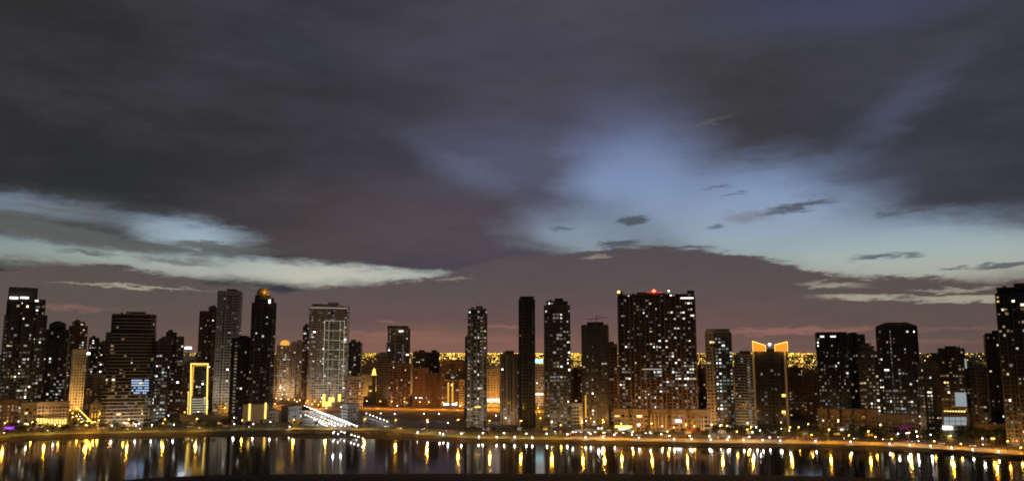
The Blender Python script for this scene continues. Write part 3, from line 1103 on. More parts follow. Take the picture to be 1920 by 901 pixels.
T = Tower('orange lit low block', 'orange lit lower block with ribbed front before the dusky brown blocks', 774, 804, 690, 761.5, 'bays', 0, 0.6, 'rose', 'pier', (0.02, 0.05), 'amber', plant=False)
T = Tower('tan block with round light', 'tan block with an orange washed pier right of the ribbed block', 805, 826, 700, 761.5, 'bays', 0, 0.6, 'brown', 'grid', (0.03, 0.05), 'amber', plant=False, back=True)
T18 = Tower('block with lit portal', 'dark brown block with a tall portal of two gold lit columns', 824, 876, 678, 761.5, 'rect', 0, 0.6, 'brown', 'grid', (0.06, 0.02), 'white')
T18.feat('column_light', 839, 716, 842, 754, 'l_gold2', 2)
T18.feat('column_light', 847, 716, 850, 754, 'l_gold2', 2)
T18.feat('portal_slab', 834, 711, 857, 713.5, 'pale', 3, 3)
T18.feat('shopfront_light', 831, 755, 842, 759, 'l_wht2', 1.5)
T18.feat('shopfront_light', 847, 755, 857, 759, 'l_wht2', 1.5)
T = Tower('orange washed block', 'pale block washed orange left of the slim white windowed tower', 861, 880, 712, 763, 'rect', 0, 0.7, 'pale', 'grid', (0.02, 0.02), 'amber', plant=False)
T20 = Tower('slim white-windowed tower', 'slim grey tower full of white windows standing alone before the orange blocks', 876, 914, 580, 802, 'cham', -5, 0.8, 'dark', 'grid', (0.22, 0.34), 'white', fl=3.5, frame='grey', steps=[(0.965, 0.94, 0.94)])
T20.feat('lit_strip', 890, 761, 901, 763.5, 'l_gold', 1.0)
T = Tower('sliver behind the slim tower', 'thin dark tower edge showing left of the slim white windowed tower', 872, 884, 632, 790, 'rect', 0, 0.8, 'dark', 'grid', (0.04, 0.05), 'white', back=True)
T21 = Tower('orange building with columns', 'orange lit building with tall columns and a bright white ground floor', 910, 940, 692, 762, 'bays', 0, 0.6, 'pale', 'pier', (0.02, 0.03), 'amber', plant=False)
T21.feat('shopfront_light', 911, 747, 936, 752, 'l_wht2', 1.8)
T21.feat('fascia_light', 911, 758, 937, 762, 'l_gold2', 1.8)
T22 = Tower('dark tower with pale strips', 'dark tower with pale vertical strips left of the black slim tower', 938, 974, 664, 796, 'bays', 3, 0.7, 'navy', 'pier', (0.03, 0.08), 'white', frame='tan')
T23 = Tower('black slim tower', 'black unlit slim tower with a flared flat cap', 973, 1003, 562, 800, 'cham', 0, 0.9, 'black', 'grid', (0.0, 0.004), 'warm', plant=False, frame='dark')
q = MB(); pl = plan('cham', T23.w, T23.d); q.prism([(x * 0.75, y * 0.75) for x, y in pl], T23.h, T23.h + 2.4, 0, [(x * 0.88, y * 0.88) for x, y in pl]); q.prism([(x * 0.92, y * 0.92) for x, y in pl], T23.h + 2.4, T23.h + 3.8); q.build('flared_cap', MAT['black'], T23.root)
T24 = Tower('teal signed building', 'pale building topped with a bright teal sign between two dark towers', 1001, 1021, 684, 763, 'rect', 0, 0.7, 'pale', 'grid', (0.14, 0.14), 'cool', plant=False)
T24.feat('roof_sign', 1002, 673, 1018, 680, 'l_teal', 0.5)
T24.feat('sign_band', 1002, 737, 1019, 739.5, 'l_wht2', 1)
T25 = Tower('broad shouldered tower', 'dark broad shouldered tower with many scattered white windows right of the slim black tower', 1020, 1070, 566, 802, 'cham', 4, 0.8, 'dark', 'grid', (0.16, 0.2), 'white', steps=[(0.975, 0.85, 0.85)])
T = Tower('beige blank block', 'blank beige block with a blue sign at the foot of the dark tower', 1053, 1092, 757, 800, 'rect', 0, 0.5, 'pale', 'plain', (0, 0), name='car_park_building', cat='building', plant=False, slabs=False)
T.feat('ring_sign', 1047, 784, 1054, 790, 'l_vio', 0.8)
T.feat('sign_board', 1049, 798, 1062, 801, 'l_sky', 4)
T = Tower('brown low tower', 'low brown tower between the dark tower and the crane topped tower', 1066, 1094, 694, 790, 'notch', 0, 0.7, 'brown', 'grid', (0.06, 0.08), 'amber', back=True)
T27 = Tower('crane topped tower', 'brown tower with a small crane on its roof and warm windows low down', 1091, 1143, 610, 798, 'bays', -5, 0.7, 'dark', 'pier', (0.02, 0.26), 'warm', steps=[(0.5, 0.97, 0.95)], plant=False)
T27.rbox('roof_block', 1100, 603, 1130, 611, 'brown')
xr, zr = T27.loc(1118, 600, -8)
q = MB(); q.tube((xr, 0, T27.h), (xr, 0, T27.h + 9), 0.5, 4); q.tube((xr - 10, 0, T27.h + 7), (xr + 12, 0, T27.h + 9), 0.4, 4); q.tube((xr, 0, T27.h + 11), (xr + 12, 0, T27.h + 9), 0.15, 4)
q.tube((xr, 0, T27.h + 9), (xr, 0, T27.h + 11), 0.3, 4); q.build('crane', MAT['metal'], T27.root)
T27.feat('spire_light', 1097, 740, 1099.5, 782, 'l_gold2', 2)
T = Tower('sliver left of the giant', 'narrow brown tower between the crane topped tower and the giant twin slab', 1139, 1158, 646, 796, 'rect', 0, 0.8, 'brown', 'grid', (0.04, 0.10), 'amber', back=True)
T28 = Tower('giant twin slab', 'giant wide twin slab tower with red and orange roof beacons', 1158, 1306, 553, 796, 'many', 2, 0.3, 'black', 'grid', (0.09, 0.2), 'white', frame='brown', fl=3.4, bay=3.0, steps=[(0.985, 0.98, 0.95)])
T28.rbox('corner_turret', 1158, 545, 1168, 556, 'dark', 8)
T28.rbox('corner_turret', 1290, 543, 1303, 556, 'dark', 8)
T28.rbox('roof_block', 1205, 548, 1250, 555, 'dark', 10)
beacon(T28, 1160, 547, 'l_org', 1.5)
beacon(T28, 1226, 545.5, 'l_red', 2.0)
beacon(T28, 1254, 545, 'l_white', 0.7)
T28.feat('roof_strip_light', 1212, 547, 1242, 548, 'l_redp', 0.6)
T28.feat('lit_floor', 1204, 690.5, 1241, 692.5, 'l_tube', 0.8)
T28.feat('lit_floor', 1276, 557, 1300, 559.5, 'l_wht2', 0.8)
POD = Tower('colonnaded podium', 'long low podium with orange lit columns below the giant twin slab', 1150, 1332, 768, 808, 'many', 0, 0.12, 'tan', 'slab', (0.08, 0.1), 'amber', name='podium_building', cat='building', plant=False, fl=4.2)
for k in range(5):
    x0 = 1219 + k * 7.2
    POD.feat('column', x0, 776, x0 + 2.6, 800, 'pale', 1.4, 1.5)
for k in range(4):
    x0 = 1305 + k * 4.5
    POD.feat('column', x0, 777, x0 + 1.8, 805, 'pale', 1.4, 1.5)
POD.feat('canopy_light', 1153, 797, 1185, 801, 'l_yelp', 8, 3)
POD.feat('canopy_light', 1160, 802, 1181, 805, 'l_wht2', 9, 2)
POD.feat('neon_strip', 1288, 804, 1320, 805.5, 'l_redp', 3)
POD.feat('sign_board', 1267, 787, 1277, 790, 'l_cool', 2)
POD.feat('neon_strip', 1277, 785.5, 1282, 790, 'l_redp', 2)
T = Tower('dull red low tower', 'dull red low tower in the gap right of the giant twin slab', 1303, 1328, 692, 790, 'notch', 0, 0.7, 'rose', 'grid', (0.03, 0.06), 'amber', back=True)
T30 = Tower('green lit tower', 'pale slab and dark glass tower with many greenish white windows and a canted cap', 1343, 1374, 624, 802, 'cham', 0, 0.8, 'dark', 'grid', (0.26, 0.5), 'cool', plant=False)
s30 = Tower('pale slab end', 'pale narrow concrete slab attached to the left of the green lit tower', 1325, 1344, 622, 800, 'rect', 0, 1.0, 'pale', 'grid', (0.02, 0.03), 'warm', plant=False, back=True)
s30.rbox('canted_cap', 1323, 616, 1368, 621, 'grey', 18, 2)
T31 = Tower('louvred grey tower', 'grey tower striped with horizontal louvres left of the gold crowned tower', 1378, 1416, 666, 800, 'rect', -4, 0.7, 'dark', 'slab', (0.02, 0.04), 'white', frame='pale', fl=3.0)
T31.rbox('roof_block', 1386, 657, 1406, 667, 'dark')
T32 = Tower('gold crowned tower', 'black glass tower with two winged gold crowns and floodlit corner pilasters', 1413, 1478, 655, 808, 'rect', 0, 0.6, 'black', 'glass', (0.012, 0.025), 'white', plant=False, name='hotel_tower')
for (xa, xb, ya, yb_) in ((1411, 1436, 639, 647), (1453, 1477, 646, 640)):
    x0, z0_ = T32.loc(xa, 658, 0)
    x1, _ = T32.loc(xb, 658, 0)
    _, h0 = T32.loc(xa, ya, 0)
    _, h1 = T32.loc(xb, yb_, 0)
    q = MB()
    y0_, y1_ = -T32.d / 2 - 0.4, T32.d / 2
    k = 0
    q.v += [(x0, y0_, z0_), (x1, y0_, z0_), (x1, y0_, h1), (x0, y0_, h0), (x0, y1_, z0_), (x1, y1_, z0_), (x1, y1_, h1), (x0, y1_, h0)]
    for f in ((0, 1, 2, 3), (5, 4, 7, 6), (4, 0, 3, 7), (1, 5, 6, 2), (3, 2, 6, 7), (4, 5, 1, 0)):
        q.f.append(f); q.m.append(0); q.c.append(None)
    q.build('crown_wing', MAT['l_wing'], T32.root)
    q = MB()
    q.tube((x0, y0_ - 0.5, h0), (x1, y0_ - 0.5, h1), 0.45, 6)
    q.tube((x0 + (0.5 if ya < yb_ else 0), y0_ - 0.5, z0_), (x0 + (0.5 if ya < yb_ else 0), y0_ - 0.5, h0), 0.25, 6)
    q.tube((x1, y0_ - 0.5, z0_), (x1, y0_ - 0.5, h1), 0.25, 6)
    q.build('crown_light', MAT['l_gold'], T32.root)
    wg = (x0 + x1) / 2
    ld = bpy.data.lights.new('crown_fill', 'POINT'); ld.energy = 2600; ld.color = (1, 0.5, 0.1); ld.shadow_soft_size = 0.6  # added fill light in mid air, brightens the crown wing
    lo = bpy.data.objects.new('crown_fill', ld); COL.objects.link(lo); lo.parent = T32.root; lo.location = (wg, -T32.d / 2 - 5, z0_ + 1)
beacon(T32, 1443, 645, 'l_cool', 1.3)
T32.feat('pilaster', 1413, 658, 1417, 806, 'pale', 1.2, 1.6)
T32.feat('pilaster', 1473, 658, 1477, 806, 'pale', 1.2, 1.6)
T32.feat('lit_strip', 1466, 738, 1473, 743, 'l_gold', 1.4)
T32.feat('lit_strip', 1466, 769, 1473, 774, 'l_gold', 1.4)
T = Tower('dim brown mid rise', 'dim brown mid rise with soft white ground lights right of the gold crowned tower', 1479, 1508, 690, 786, 'notch', 0, 0.7, 'brown', 'grid', (0.04, 0.08), 'warm')
T = Tower('second dim mid rise', 'second dim brown mid rise left of the black sharp edged tower', 1506, 1534, 700, 788, 'bays', 0, 0.7, 'brown', 'grid', (0.05, 0.08), 'warm', back=True)
T34 = Tower('black sharp edged tower', 'black sharp edged tower with a row of lit windows under its roof', 1532, 1592, 624, 800, 'bays', 4, 0.6, 'black', 'grid', (0.10, 0.12), 'white', plant=False)
T34.feat('lit_roof_room', 1538, 629, 1545, 631.5, 'l_wht2', 0.5)
T34.feat('lit_roof_room', 1557, 629, 1567, 631.5, 'l_wht2', 0.5)
T = Tower('dark set back tower', 'dark set back tower in the gap behind the black sharp edged tower', 1588, 1626, 628, 790, 'notch', -4, 0.7, 'navy', 'grid', (0.03, 0.07), 'white')
T = Tower('speckled shorter tower', 'shorter dark tower speckled with warm windows on its lower half', 1612, 1649, 650, 798, 'notch', 0, 0.7, 'dark', 'grid', (0.04, 0.5), 'warm', steps=[(0.95, 0.7, 0.8)])
T37 = Tower('broad round shouldered tower', 'broad dark tower with a curved roofline and bright window clusters', 1646, 1726, 612, 802, 'cham', 3, 0.6, 'black', 'grid', (0.08, 0.2), 'white', plant=False)
q = MB()
for k in range(5):
    f0 = 0.92 - 0.09 * k
    q.prism([(x * f0, y * 0.9) for x, y in T37.pl], T37.h + 1.1 + k * 0.7, T37.h + 1.8 + k * 0.7)
q.build('roof', MAT['dark'], T37.root)
T = Tower('podium under the black tower', 'low brown podium with glowing shop lights below the black sharp edged tower', 1534, 1648, 768, 808, 'many', 0, 0.15, 'tan', 'slab', (0.05, 0.08), 'warm', name='podium_building', cat='building', plant=False, fl=4)
T.feat('shopfront_light', 1576, 803, 1592, 806, 'l_wht2', 2)
T.feat('shopfront_light', 1603, 799, 1609, 806, 'l_scr', 2)
T = Tower('blank brown podium', 'blank brown podium with a magenta sign below the broad round shouldered tower', 1652, 1722, 778, 812, 'rect', 0, 0.3, 'tan', 'plain', (0, 0), name='podium_building', cat='building', plant=False, slabs=False)
T.feat('sign_board', 1690, 802, 1702, 807, 'l_mag', 2)
T = Tower('warm speckled block', 'brown block speckled with warm windows right of the broad round shouldered tower', 1724, 1764, 682, 806, 'bays', 0, 0.7, 'dark', 'grid', (0.12, 0.22), 'warm')
T = Tower('dark sliver right', 'dark slim tower just left of the tower with the bright screen', 1745, 1768, 668, 792, 'rect', 0, 0.8, 'dark', 'grid', (0.03, 0.06), 'warm', back=True)
T39 = Tower('tower with bright screen', 'dark tower with amber windows above a bright grey screen', 1763, 1814, 654, 796, 'notch', -5, 0.7, 'dark', 'grid', (0.10, 0.30), 'amber')
T39.feat('lit_screen', 1791, 735, 1812, 761, 'l_scr', 1.0)
T39.feat('corner_light', 1809, 672, 1812.5, 690, 'l_scr', 1.0)
for k in range(8):
    T39.feat('yellow_lamp', 1770 + k * 5.2, 769, 1773.5 + k * 5.2, 772.5, 'l_yelp', 1.5)
T = Tower('show room', 'low showroom with a large glass front lit from inside and orange trim', 1766, 1822, 775, 812, 'rect', 0, 0.5, 'tan', 'plain', (0, 0), name='showroom', cat='showroom', plant=False, slabs=False)
for k in range(4):
    for j in range(2):
        T.feat('window', 1770 + k * 10.8, 781 + j * 8, 1779.8 + k * 10.8, 788 + j * 8, 'l_scr', 0.4)
T.feat('shopfront_light', 1768, 799, 1785, 803.5, 'l_cool', 1.4)
T.feat('column', 1813, 776, 1818, 811, 'pale', 1.2, 1)
T = Tower('grey tower behind the showroom', 'plain grey brown tower right of the showroom', 1813, 1838, 684, 796, 'rect', 0, 0.8, 'navy', 'grid', (0.02, 0.03), 'white')
T = Tower('second grey tower', 'dark mid rise tower with a few warm windows between showroom and right edge', 1835, 1856, 688, 798, 'rect', 0, 0.8, 'dark', 'grid', (0.05, 0.06), 'warm', back=True)
T41 = Tower('dark tower near the right edge', 'dark tower with a flat double top left of the right edge tower', 1851, 1893, 626, 812, 'bays', 6, 0.7, 'black', 'grid', (0.015, 0.06), 'white')
T42 = Tower('right edge tower', 'tall dark tower with warm window clusters cut by the right edge', 1877, 1960, 540, 838, 'bays', 0, 0.7, 'black', 'grid', (0.12, 0.2), 'warm', frame='dark', steps=[(0.97, 0.92, 0.9)])
T = Tower('brown low building', 'low brown flat roofed building behind trees left of the right edge tower', 1826, 1884, 796, 826, 'rect', 0, 0.3, 'brown', 'plain', (0, 0), name='low_building', cat='building', plant=False, slabs=False)
T = Tower('orange corner house', 'small orange lit corner building beside the low brown building', 1836, 1860, 776, 808, 'rect', 10, 0.6, 'pale', 'grid', (0.05, 0.1), 'amber', name='low_building', cat='building', plant=False, back=True)

# low halls beside the canal road
for (xl, xr, yt, yb, lab) in ((527, 566, 762, 789, 'low concrete hall left of the canal road'), (640, 672, 758, 788, 'low concrete hall right of the canal road'),
                              (494, 522, 770, 792, 'small concrete shed near the foot of the domed tower')):
    h = Tower('concrete hall', lab + ' with pale sides', xl, xr, yt, yb, 'rect', 32 if xl > 500 else 15, 0.9, 'concrete', 'plain', (0, 0), name='concrete_hall', cat='hall', plant=False, slabs=False, back=True)
    q = MB(); q.box(0, 0, h.h + 0.2, h.w * 0.86, h.d * 0.86, 1.2); q.build('roof', MAT['rubber'], h.root)

# filler blocks of the quarter behind the front row
fill = [(20, 700, 772), (95, 690, 760), (175, 690, 745), (232, 690, 742), (318, 690, 750), (345, 700, 748), (415, 700, 745), (505, 706, 742), (560, 700, 740), (684, 702, 742), (698, 704, 735),
        (735, 700, 735), (770, 690, 740), (812, 684, 742), (842, 676, 748), (862, 678, 742), (890, 690, 742), (920, 686, 740), (935, 698, 745), (1010, 690, 740), (1080, 700, 750),
        (1088, 688, 738), (1148, 700, 760), (1152, 690, 740), (1312, 696, 752), (1320, 704, 760), (1375, 690, 745), (1396, 700, 750), (1490, 704, 748), (1512, 708, 745), (1528, 706, 756), (1600, 690, 745),
        (1736, 690, 750), (1756, 696, 760), (1822, 696, 752), (1845, 700, 758), (1868, 700, 768)]
ords = ['first', 'second', 'third', 'fourth', 'fifth', 'sixth', 'seventh', 'eighth', 'ninth', 'tenth', 'eleventh', 'twelfth', 'thirteenth', 'fourteenth', 'fifteenth', 'sixteenth', 'seventeenth', 'eighteenth']
near_count = {}


def nick_at(px):
    return min(NICKS, key=lambda q_: abs(q_[0] - px))[1]


def counted(base, px):
    k = (base, nick_at(px))
    near_count[k] = near_count.get(k, 0) + 1
    return near_count[k] - 1, k[1]


cname = {'tan': 'tan', 'brown': 'brown', 'rose': 'reddish', 'grey': 'grey', 'pale': 'pale'}
for (px, yt, yb) in sorted(fill):
    m_ = random.choice(list(cname))
    wd = random.uniform(17, 27)
    i, nk = counted('fill', px)
    Tower('', f'{ords[i]} far mid rise block from left behind the {nk}', px - wd / 2, px + wd / 2, yt + random.uniform(-3, 3), yb, random.choice(('rect', 'notch', 'bays')), random.uniform(-20, 20), 0.8, m_,
          'grid', (0.07, 0.14), random.choice(('warm', 'amber', 'white')), name='mid_rise_block', cat='building', back=True, slabs=False, plant=False).flood(46000, (1.0, 0.46, 0.08), 1, 24, 0.35)  # added orange fill spot makes each block glow in the gaps

# ------------------------------------------------------------------ the town far inland, one mass
b = MB()
for _ in range(2600):
    Y = 1900 * (7.0 ** random.random())
    x = random.uniform(-0.75, 0.75) * Y
    h = random.uniform(5, 16) if random.random() < 0.85 else random.uniform(18, 34)
    b.box(x, Y, GZ, random.uniform(12, 34), random.uniform(12, 30), h, 0, random.uniform(-0.4, 0.4))
b.build('distant_town', MAT['tan'], None, 'stuff')
b = MB()


def diamond(b, x, y, z, r, c):
    k = len(b.v)
    b.v += [(x - r, y, z), (x + r, y, z), (x, y - r, z), (x, y + r, z), (x, y, z - r), (x, y, z + r)]
    for f in ((0, 2, 5), (2, 1, 5), (1, 3, 5), (3, 0, 5), (2, 0, 4), (1, 2, 4), (3, 1, 4), (0, 3, 4)):
        b.f.append(tuple(k + i for i in f))
        b.m.append(0)
        b.c.append(c)


for _ in range(42000):
    py = 661.3 + 27 * random.random() ** 1.9
    Y = min(60000, 68.0 * F / (py - 659.6) * random.uniform(0.97, 1.03))
    px = random.uniform(-60, 1980)
    dens = (0.45 + 0.55 * (0.5 + 0.5 * sin(px * 0.05 + sin(px * 0.013) * 4))) * (1.0 if 620 < px < 1560 else 0.22)
    nv = mnoise.noise((px * 0.035, py * 0.5, 0.3)) + 0.6 * mnoise.noise((px * 0.11, py * 1.3, 4.0))
    if random.random() > dens * max(0.05, min(1.3, 0.75 + 1.3 * nv)):
        continue
    Q = cx_(px, Y, 14)
    r = Y * random.choice((0.00018, 0.00025, 0.00035, 0.0006))
    g_ = random.choice((0.4, 0.8, 1.6, 5.0))
    c = random.choice(((1, .55, .06), (1, .62, .07), (1, .48, .04), (1, .7, .2)))
    diamond(b, Q[0], Y, 14 + random.uniform(-3, 3), r, (c[0] * g_, c[1] * g_, c[2] * g_, 1))
# far avenues: rows of lamps running inland
for _ in range(26):
    a0 = random.uniform(-0.62, 0.62)
    x0, y0 = a0 * 2200, random.uniform(1800, 3000)
    ang = random.uniform(-1.2, 1.2) if random.random() < 0.6 else random.choice((-1, 1)) * random.uniform(1.3, 1.57)
    for k in range(70):
        x, y = x0 + sin(ang) * k * 45, y0 + abs(cos(ang)) * k * 45
        diamond(b, x, y, 14, y * 0.0004, (2.6, 1.45, 0.3, 1))
dtl = b.build('distant_town_lights', MAT['lit'], None, 'stuff')
for k in range(44):                            # added point lights without lamp heads, standing in for street glow on roofs
    Y = 1700 + 110 * k
    l = bpy.data.lights.new('district_fill', 'POINT')
    l.energy = 380000
    l.color = (1.0, 0.5, 0.08)
    l.shadow_soft_size = 3.0
    o = bpy.data.objects.new('district_fill', l)
    COL.objects.link(o)
    o.parent = dtl
    o.location = (random.uniform(-0.6, 0.6) * Y, Y, 36)


# ------------------------------------------------------------------ lamps
def lamp_protos():
    r = {}
    q = MB(); q.cyl(0, 0, 0, 0.09, 1.0, 6, 0.06); r['pole'] = q.mesh('pole', MAT['metal'])
    q = MB(); q.lathe(0, 0, [(0.02, -0.42), (0.34, -0.28), (0.46, 0.0), (0.34, 0.28), (0.02, 0.42)], 8); r['globe'] = q.mesh('lamp_head', MAT['l_white'])
    q = MB(); q.lathe(0, 0, [(0.02, -0.42), (0.34, -0.28), (0.46, 0.0), (0.34, 0.28), (0.02, 0.42)], 8); r['globec'] = q.mesh('lamp_head', MAT['l_cool'])
    q = MB(); q.lathe(0, 0, [(0.02, -0.36), (0.4, -0.22), (0.5, 0.0), (0.4, 0.22), (0.02, 0.36)], 8); r['small'] = q.mesh('lamp_head', MAT['l_small'])
    q = MB(); q.tube((0, 0, 0), (0.8, 0, 0.35), 0.07, 5); r['arm'] = q.mesh('arm', MAT['metal'])
    q = MB(); q.lathe(0, 0, [(0.05, -0.4), (0.5, -0.25), (0.62, 0.0), (0.45, 0.25), (0.05, 0.36)], 8); r['head'] = q.mesh('lamp_head', MAT['l_yel'])
    q = MB(); q.lathe(0, 0, [(0.05, -0.4), (0.5, -0.25), (0.62, 0.0), (0.45, 0.25), (0.05, 0.36)], 8); r['headw'] = q.mesh('lamp_head', MAT['l_cool'])
    q = MB(); q.box(0, 0, -0.1, 1.4, 0.6, 0.3); q.box(0, 0, -0.16, 0.9, 0.4, 0.06, 1); r['shield'] = q.mesh('lamp_head', [MAT['metal'], MAT['l_yel']])
    return r


LP = lamp_protos()
LD = {}


def light_data(kind, power, colr, r):
    key = (kind, power)
    if key not in LD:
        l = bpy.data.lights.new('bulb', 'POINT')
        l.energy = power
        l.color = colr
        l.shadow_soft_size = r
        LD[key] = l
    return LD[key]


COLS = {'canal': (0.9, 0.95, 1.0), 'white': (1, 0.93, 0.78), 'cool': (0.85, 0.93, 1.0), 'sod': (1.0, 0.45, 0.035), 'org': (1.0, 0.36, 0.03)}


def lamp(x, y, zb, zh, kind, power, label, group, light=True, shield=False):
    t = thing('street_lamp' if kind in ('sod', 'org', 'hw') else 'promenade_lamp', label, 'street lamp', (x, y, zb), random.uniform(-0.3, 0.3), group)
    H = max(1.0, zh - zb)
    p_ = link('pole', LP['pole'], t)
    big = kind in ('sod', 'org', 'hw')
    if big:
        p_.scale = (1.6, 1.6, H)
        link('arm', LP['arm'], t, None, (0, 0, H - 0.35))
        link('lamp_head', LP['shield' if shield else 'head'], t, None, (0.8, 0, H))
    else:
        p_.scale = (1, 1, H - 0.3)
        link('lamp_head', LP['globec' if kind == 'cool' else 'small' if kind == 'canal' else 'globe'], t, None, (0, 0, H))
    if light:
        c = COLS['cool' if kind == 'hw' else kind]
        o = bpy.data.objects.new('bulb', light_data(kind, power, c, 0.55))
        COL.objects.link(o)
        o.parent = t
        o.location = (0.8 if big else 0.0, -0.9, H - (0.6 if big else 0.0))
    return t


def shore_lamp(px, py, inset, kind, power, what, group):
    Y = edgeY(px) + inset
    Q = P(px, py, Y)
    i, nk = counted(what, px)
    zh = max(Q[2], GZ + 1.3)
    return lamp(Q[0], Y, GZ, zh, kind, power, f'{what}, {ords[i]} from left before the {nk}', group, True, kind == 'sod' and 500 < px < 1150)


white_px = [(52, 794), (103, 795), (210, 797), (255, 797), (285, 796), (326, 795), (363, 795), (402, 794), (439, 794), (475, 794), (507, 790), (522, 789), (543, 799), (783, 810), (825, 811), (831, 817), (865, 812), (898, 818), (905, 811),
            (931, 818), (945, 811), (965, 818), (987, 812), (998, 819), (1025, 812), (1064, 813), (1074, 809), (1098, 819), (1107, 812), (1131, 819),
            (1152, 814), (1185, 814), (1198, 820), (1219, 810), (1240, 813), (1255, 816), (1264, 822), (1293, 816), (1297, 822), (1330, 817), (1333, 823),
            (1367, 818), (1364, 823), (1394, 824), (1405, 818), (1430, 824), (1443, 819), (1463, 825), (1529, 826), (1595, 827), (1668, 831), (1706, 833),
            (1745, 835), (1784, 838), (1824, 844), (1872, 847)]
for px, py in sorted(white_px):
    e = interp(edge_px, px)
    ins = 4 if e - py < 8 else 20
    shore_lamp(px, py, ins, 'white', 450, 'white waterfront globe lamp', 'white lamps along the waterfront')
yel_px = [(8, 792), (85, 790), (163, 788), (240, 785), (308, 785), (368, 784), (550, 785), (610, 784), (683, 785), (741, 786), (800, 786), (858, 786), (917, 787), (975, 788), (1033, 789), (1090, 789),
          (1130, 790), (1163, 793), (1220, 793), (1285, 795), (1351, 796), (1407, 799), (1480, 800), (1553, 804), (1627, 807), (1703, 810), (1781, 816), (1862, 821)]
for px, py in yel_px:
    shore_lamp(px, py, 17, 'sod', 14000, 'tall sodium lamp', 'sodium street lamps along the shore road')

# canal road between the halls, lit by rows of bright white lamps
def road_px(name, L, R, mat='asphalt', z=GZ + 0.06):
    b = MB()
    for (a, c), (a2, c2) in zip(zip(L, R), list(zip(L, R))[1:]):
        p0, p1, p2, p3 = G(*a, z), G(*c, z), G(*c2, z), G(*a2, z)
        b.quad(p0, p1, p2, p3)
    return b.build(name, MAT[mat], None, 'structure')


road_px('canal_road', [(622, 803), (585, 787), (556, 772), (520, 760)], [(676, 803), (640, 788), (606, 773), (570, 760)], 'concrete')
road_px('slip_road', [(710, 803), (690, 792), (670, 783)], [(744, 803), (722, 792), (700, 783)], 'asphalt', GZ + 0.1)


def row_px(x0, y0, x1, y1, n, kind, power, what, group, hh=9.0, jit=0.0):
    for k in range(n):
        f = k / max(1, n - 1)
        px, py = x0 + (x1 - x0) * f + random.uniform(-jit, jit), y0 + (y1 - y0) * f
        if kind == 'canal':
            hh = 4.0
        Q = G(px, py, GZ + hh)
        o = ords[k] if k < len(ords) else f'number {k + 1}'
        lamp(Q[0], Q[1], GZ, GZ + hh, kind, (60 if Q[1] < 880 else 1300) if kind == 'canal' else power, f'{what}, {o} from its far left end', group)


row_px(571, 760, 651, 790, 18, 'canal', 200, 'bright white lamp, upper canal road row', 'upper lamp row of the canal road')
row_px(655, 792, 669, 798, 4, 'canal', 200, 'white lamp, short row where canal road meets shore', 'short lamp row at the shore')
row_px(573, 777, 628, 797, 11, 'canal', 200, 'bright white lamp, middle canal road row', 'middle lamp row of the canal road')
row_px(590, 786, 612, 797, 6, 'canal', 200, 'bright white lamp, lower canal road row', 'lower lamp row of the canal road')
row_px(583, 766, 655, 795, 14, 'canal', 200, 'bright white lamp, kerb row beside the upper one', 'kerb lamp row of the canal road')
row_px(603, 781, 640, 797, 7, 'canal', 200, 'bright white lamp, inner kerb row near the shore', 'inner kerb lamp row of the canal road')
row_px(687, 774, 726, 789, 7, 'canal', 200, 'bright white slip road lamp', 'lamp row of the slip road')
for k in range(34):  # added glowing boxes standing in for bright clutter at the tower bases
    px = 30 + k * 55 + random.uniform(-14, 14)
    if 520 < px < 870:
        continue
    Y = edgeY(px) + 72 + random.uniform(0, 14)
    Q = cx_(px, Y, GZ)
    i, nk = counted('lightbox', px)
    t = thing('lightbox', f'small added kiosk with awning, {ords[i]} from left before the {nk}', 'lightbox', Q, random.uniform(-0.4, 0.4), 'added lit boxes standing in for bright clutter')
    wd = random.uniform(3.5, 7.5)
    q = MB(); q.box(0, 0, 0, wd, 3.2, 3.0); q.build('wall', MAT['pale'], t)
    q = MB(); q.box(0, -1.75, 0.9, wd * 0.8, 0.12, 1.3); q.build('glow_front', MAT[random.choice(('l_gold2', 'l_tube', 'l_gold2', 'l_scr'))], t)
    q = MB(); q.box(0, -2.2, 2.5, wd * 1.05, 1.3, 0.14); q.build('awning', MAT[random.choice(('brown', 'rose', 'concrete'))], t)
for px, py in ((714, 774), (740, 775), (795, 775), (823, 775), (802, 790), (840, 792), (372, 771), (640, 808), (626, 809)):
    Q = G(px, py, GZ + 8)
    i, nk = counted('plot', px)
    lamp(Q[0], Q[1], GZ, GZ + 8, 'cool', 900, f'{ords[i]} lone white lamp on dark ground before the {nk}', 'lone white lamps on open ground')
# underpass lamps at the canal mouth, low on the bank
for k, (px, py) in enumerate(((625, 811), (634, 813), (646, 810), (659, 814), (665, 816), (672, 818), (680, 821))):
    Y = G(px, py + 5, 1.2)[1]
    Q = P(px, py, Y)
    lamp(Q[0], Y, 0.8, max(2.6, Q[2]), 'white', 70, f'low white lamp at the canal mouth below the road, {ords[k]} from left', 'lamps at the canal mouth')

# shore road parapet glowing under its lamps where it crosses the canal mouth
br = thing('bridge', 'low pale road bridge crossing the dark canal mouth', 'bridge', G(620, 806, GZ))
q = MB()
A, B = P(545, 803, 812), P(760, 803, 812)
o = br.location
q.box((A[0] + B[0]) / 2 - o[0], 812 - o[1], 0.3, B[0] - A[0], 1.0, 1.2); q.build('parapet', MAT['pale'], br)
for k in range(6):
    xk = A[0] + (B[0] - A[0]) * (k + 0.5) / 6
    q = MB(); q.box(xk - o[0], 806 - o[1], -2.2, 2.2, 6, 2.4); q.build('bridge_pier', MAT['concrete'], br)

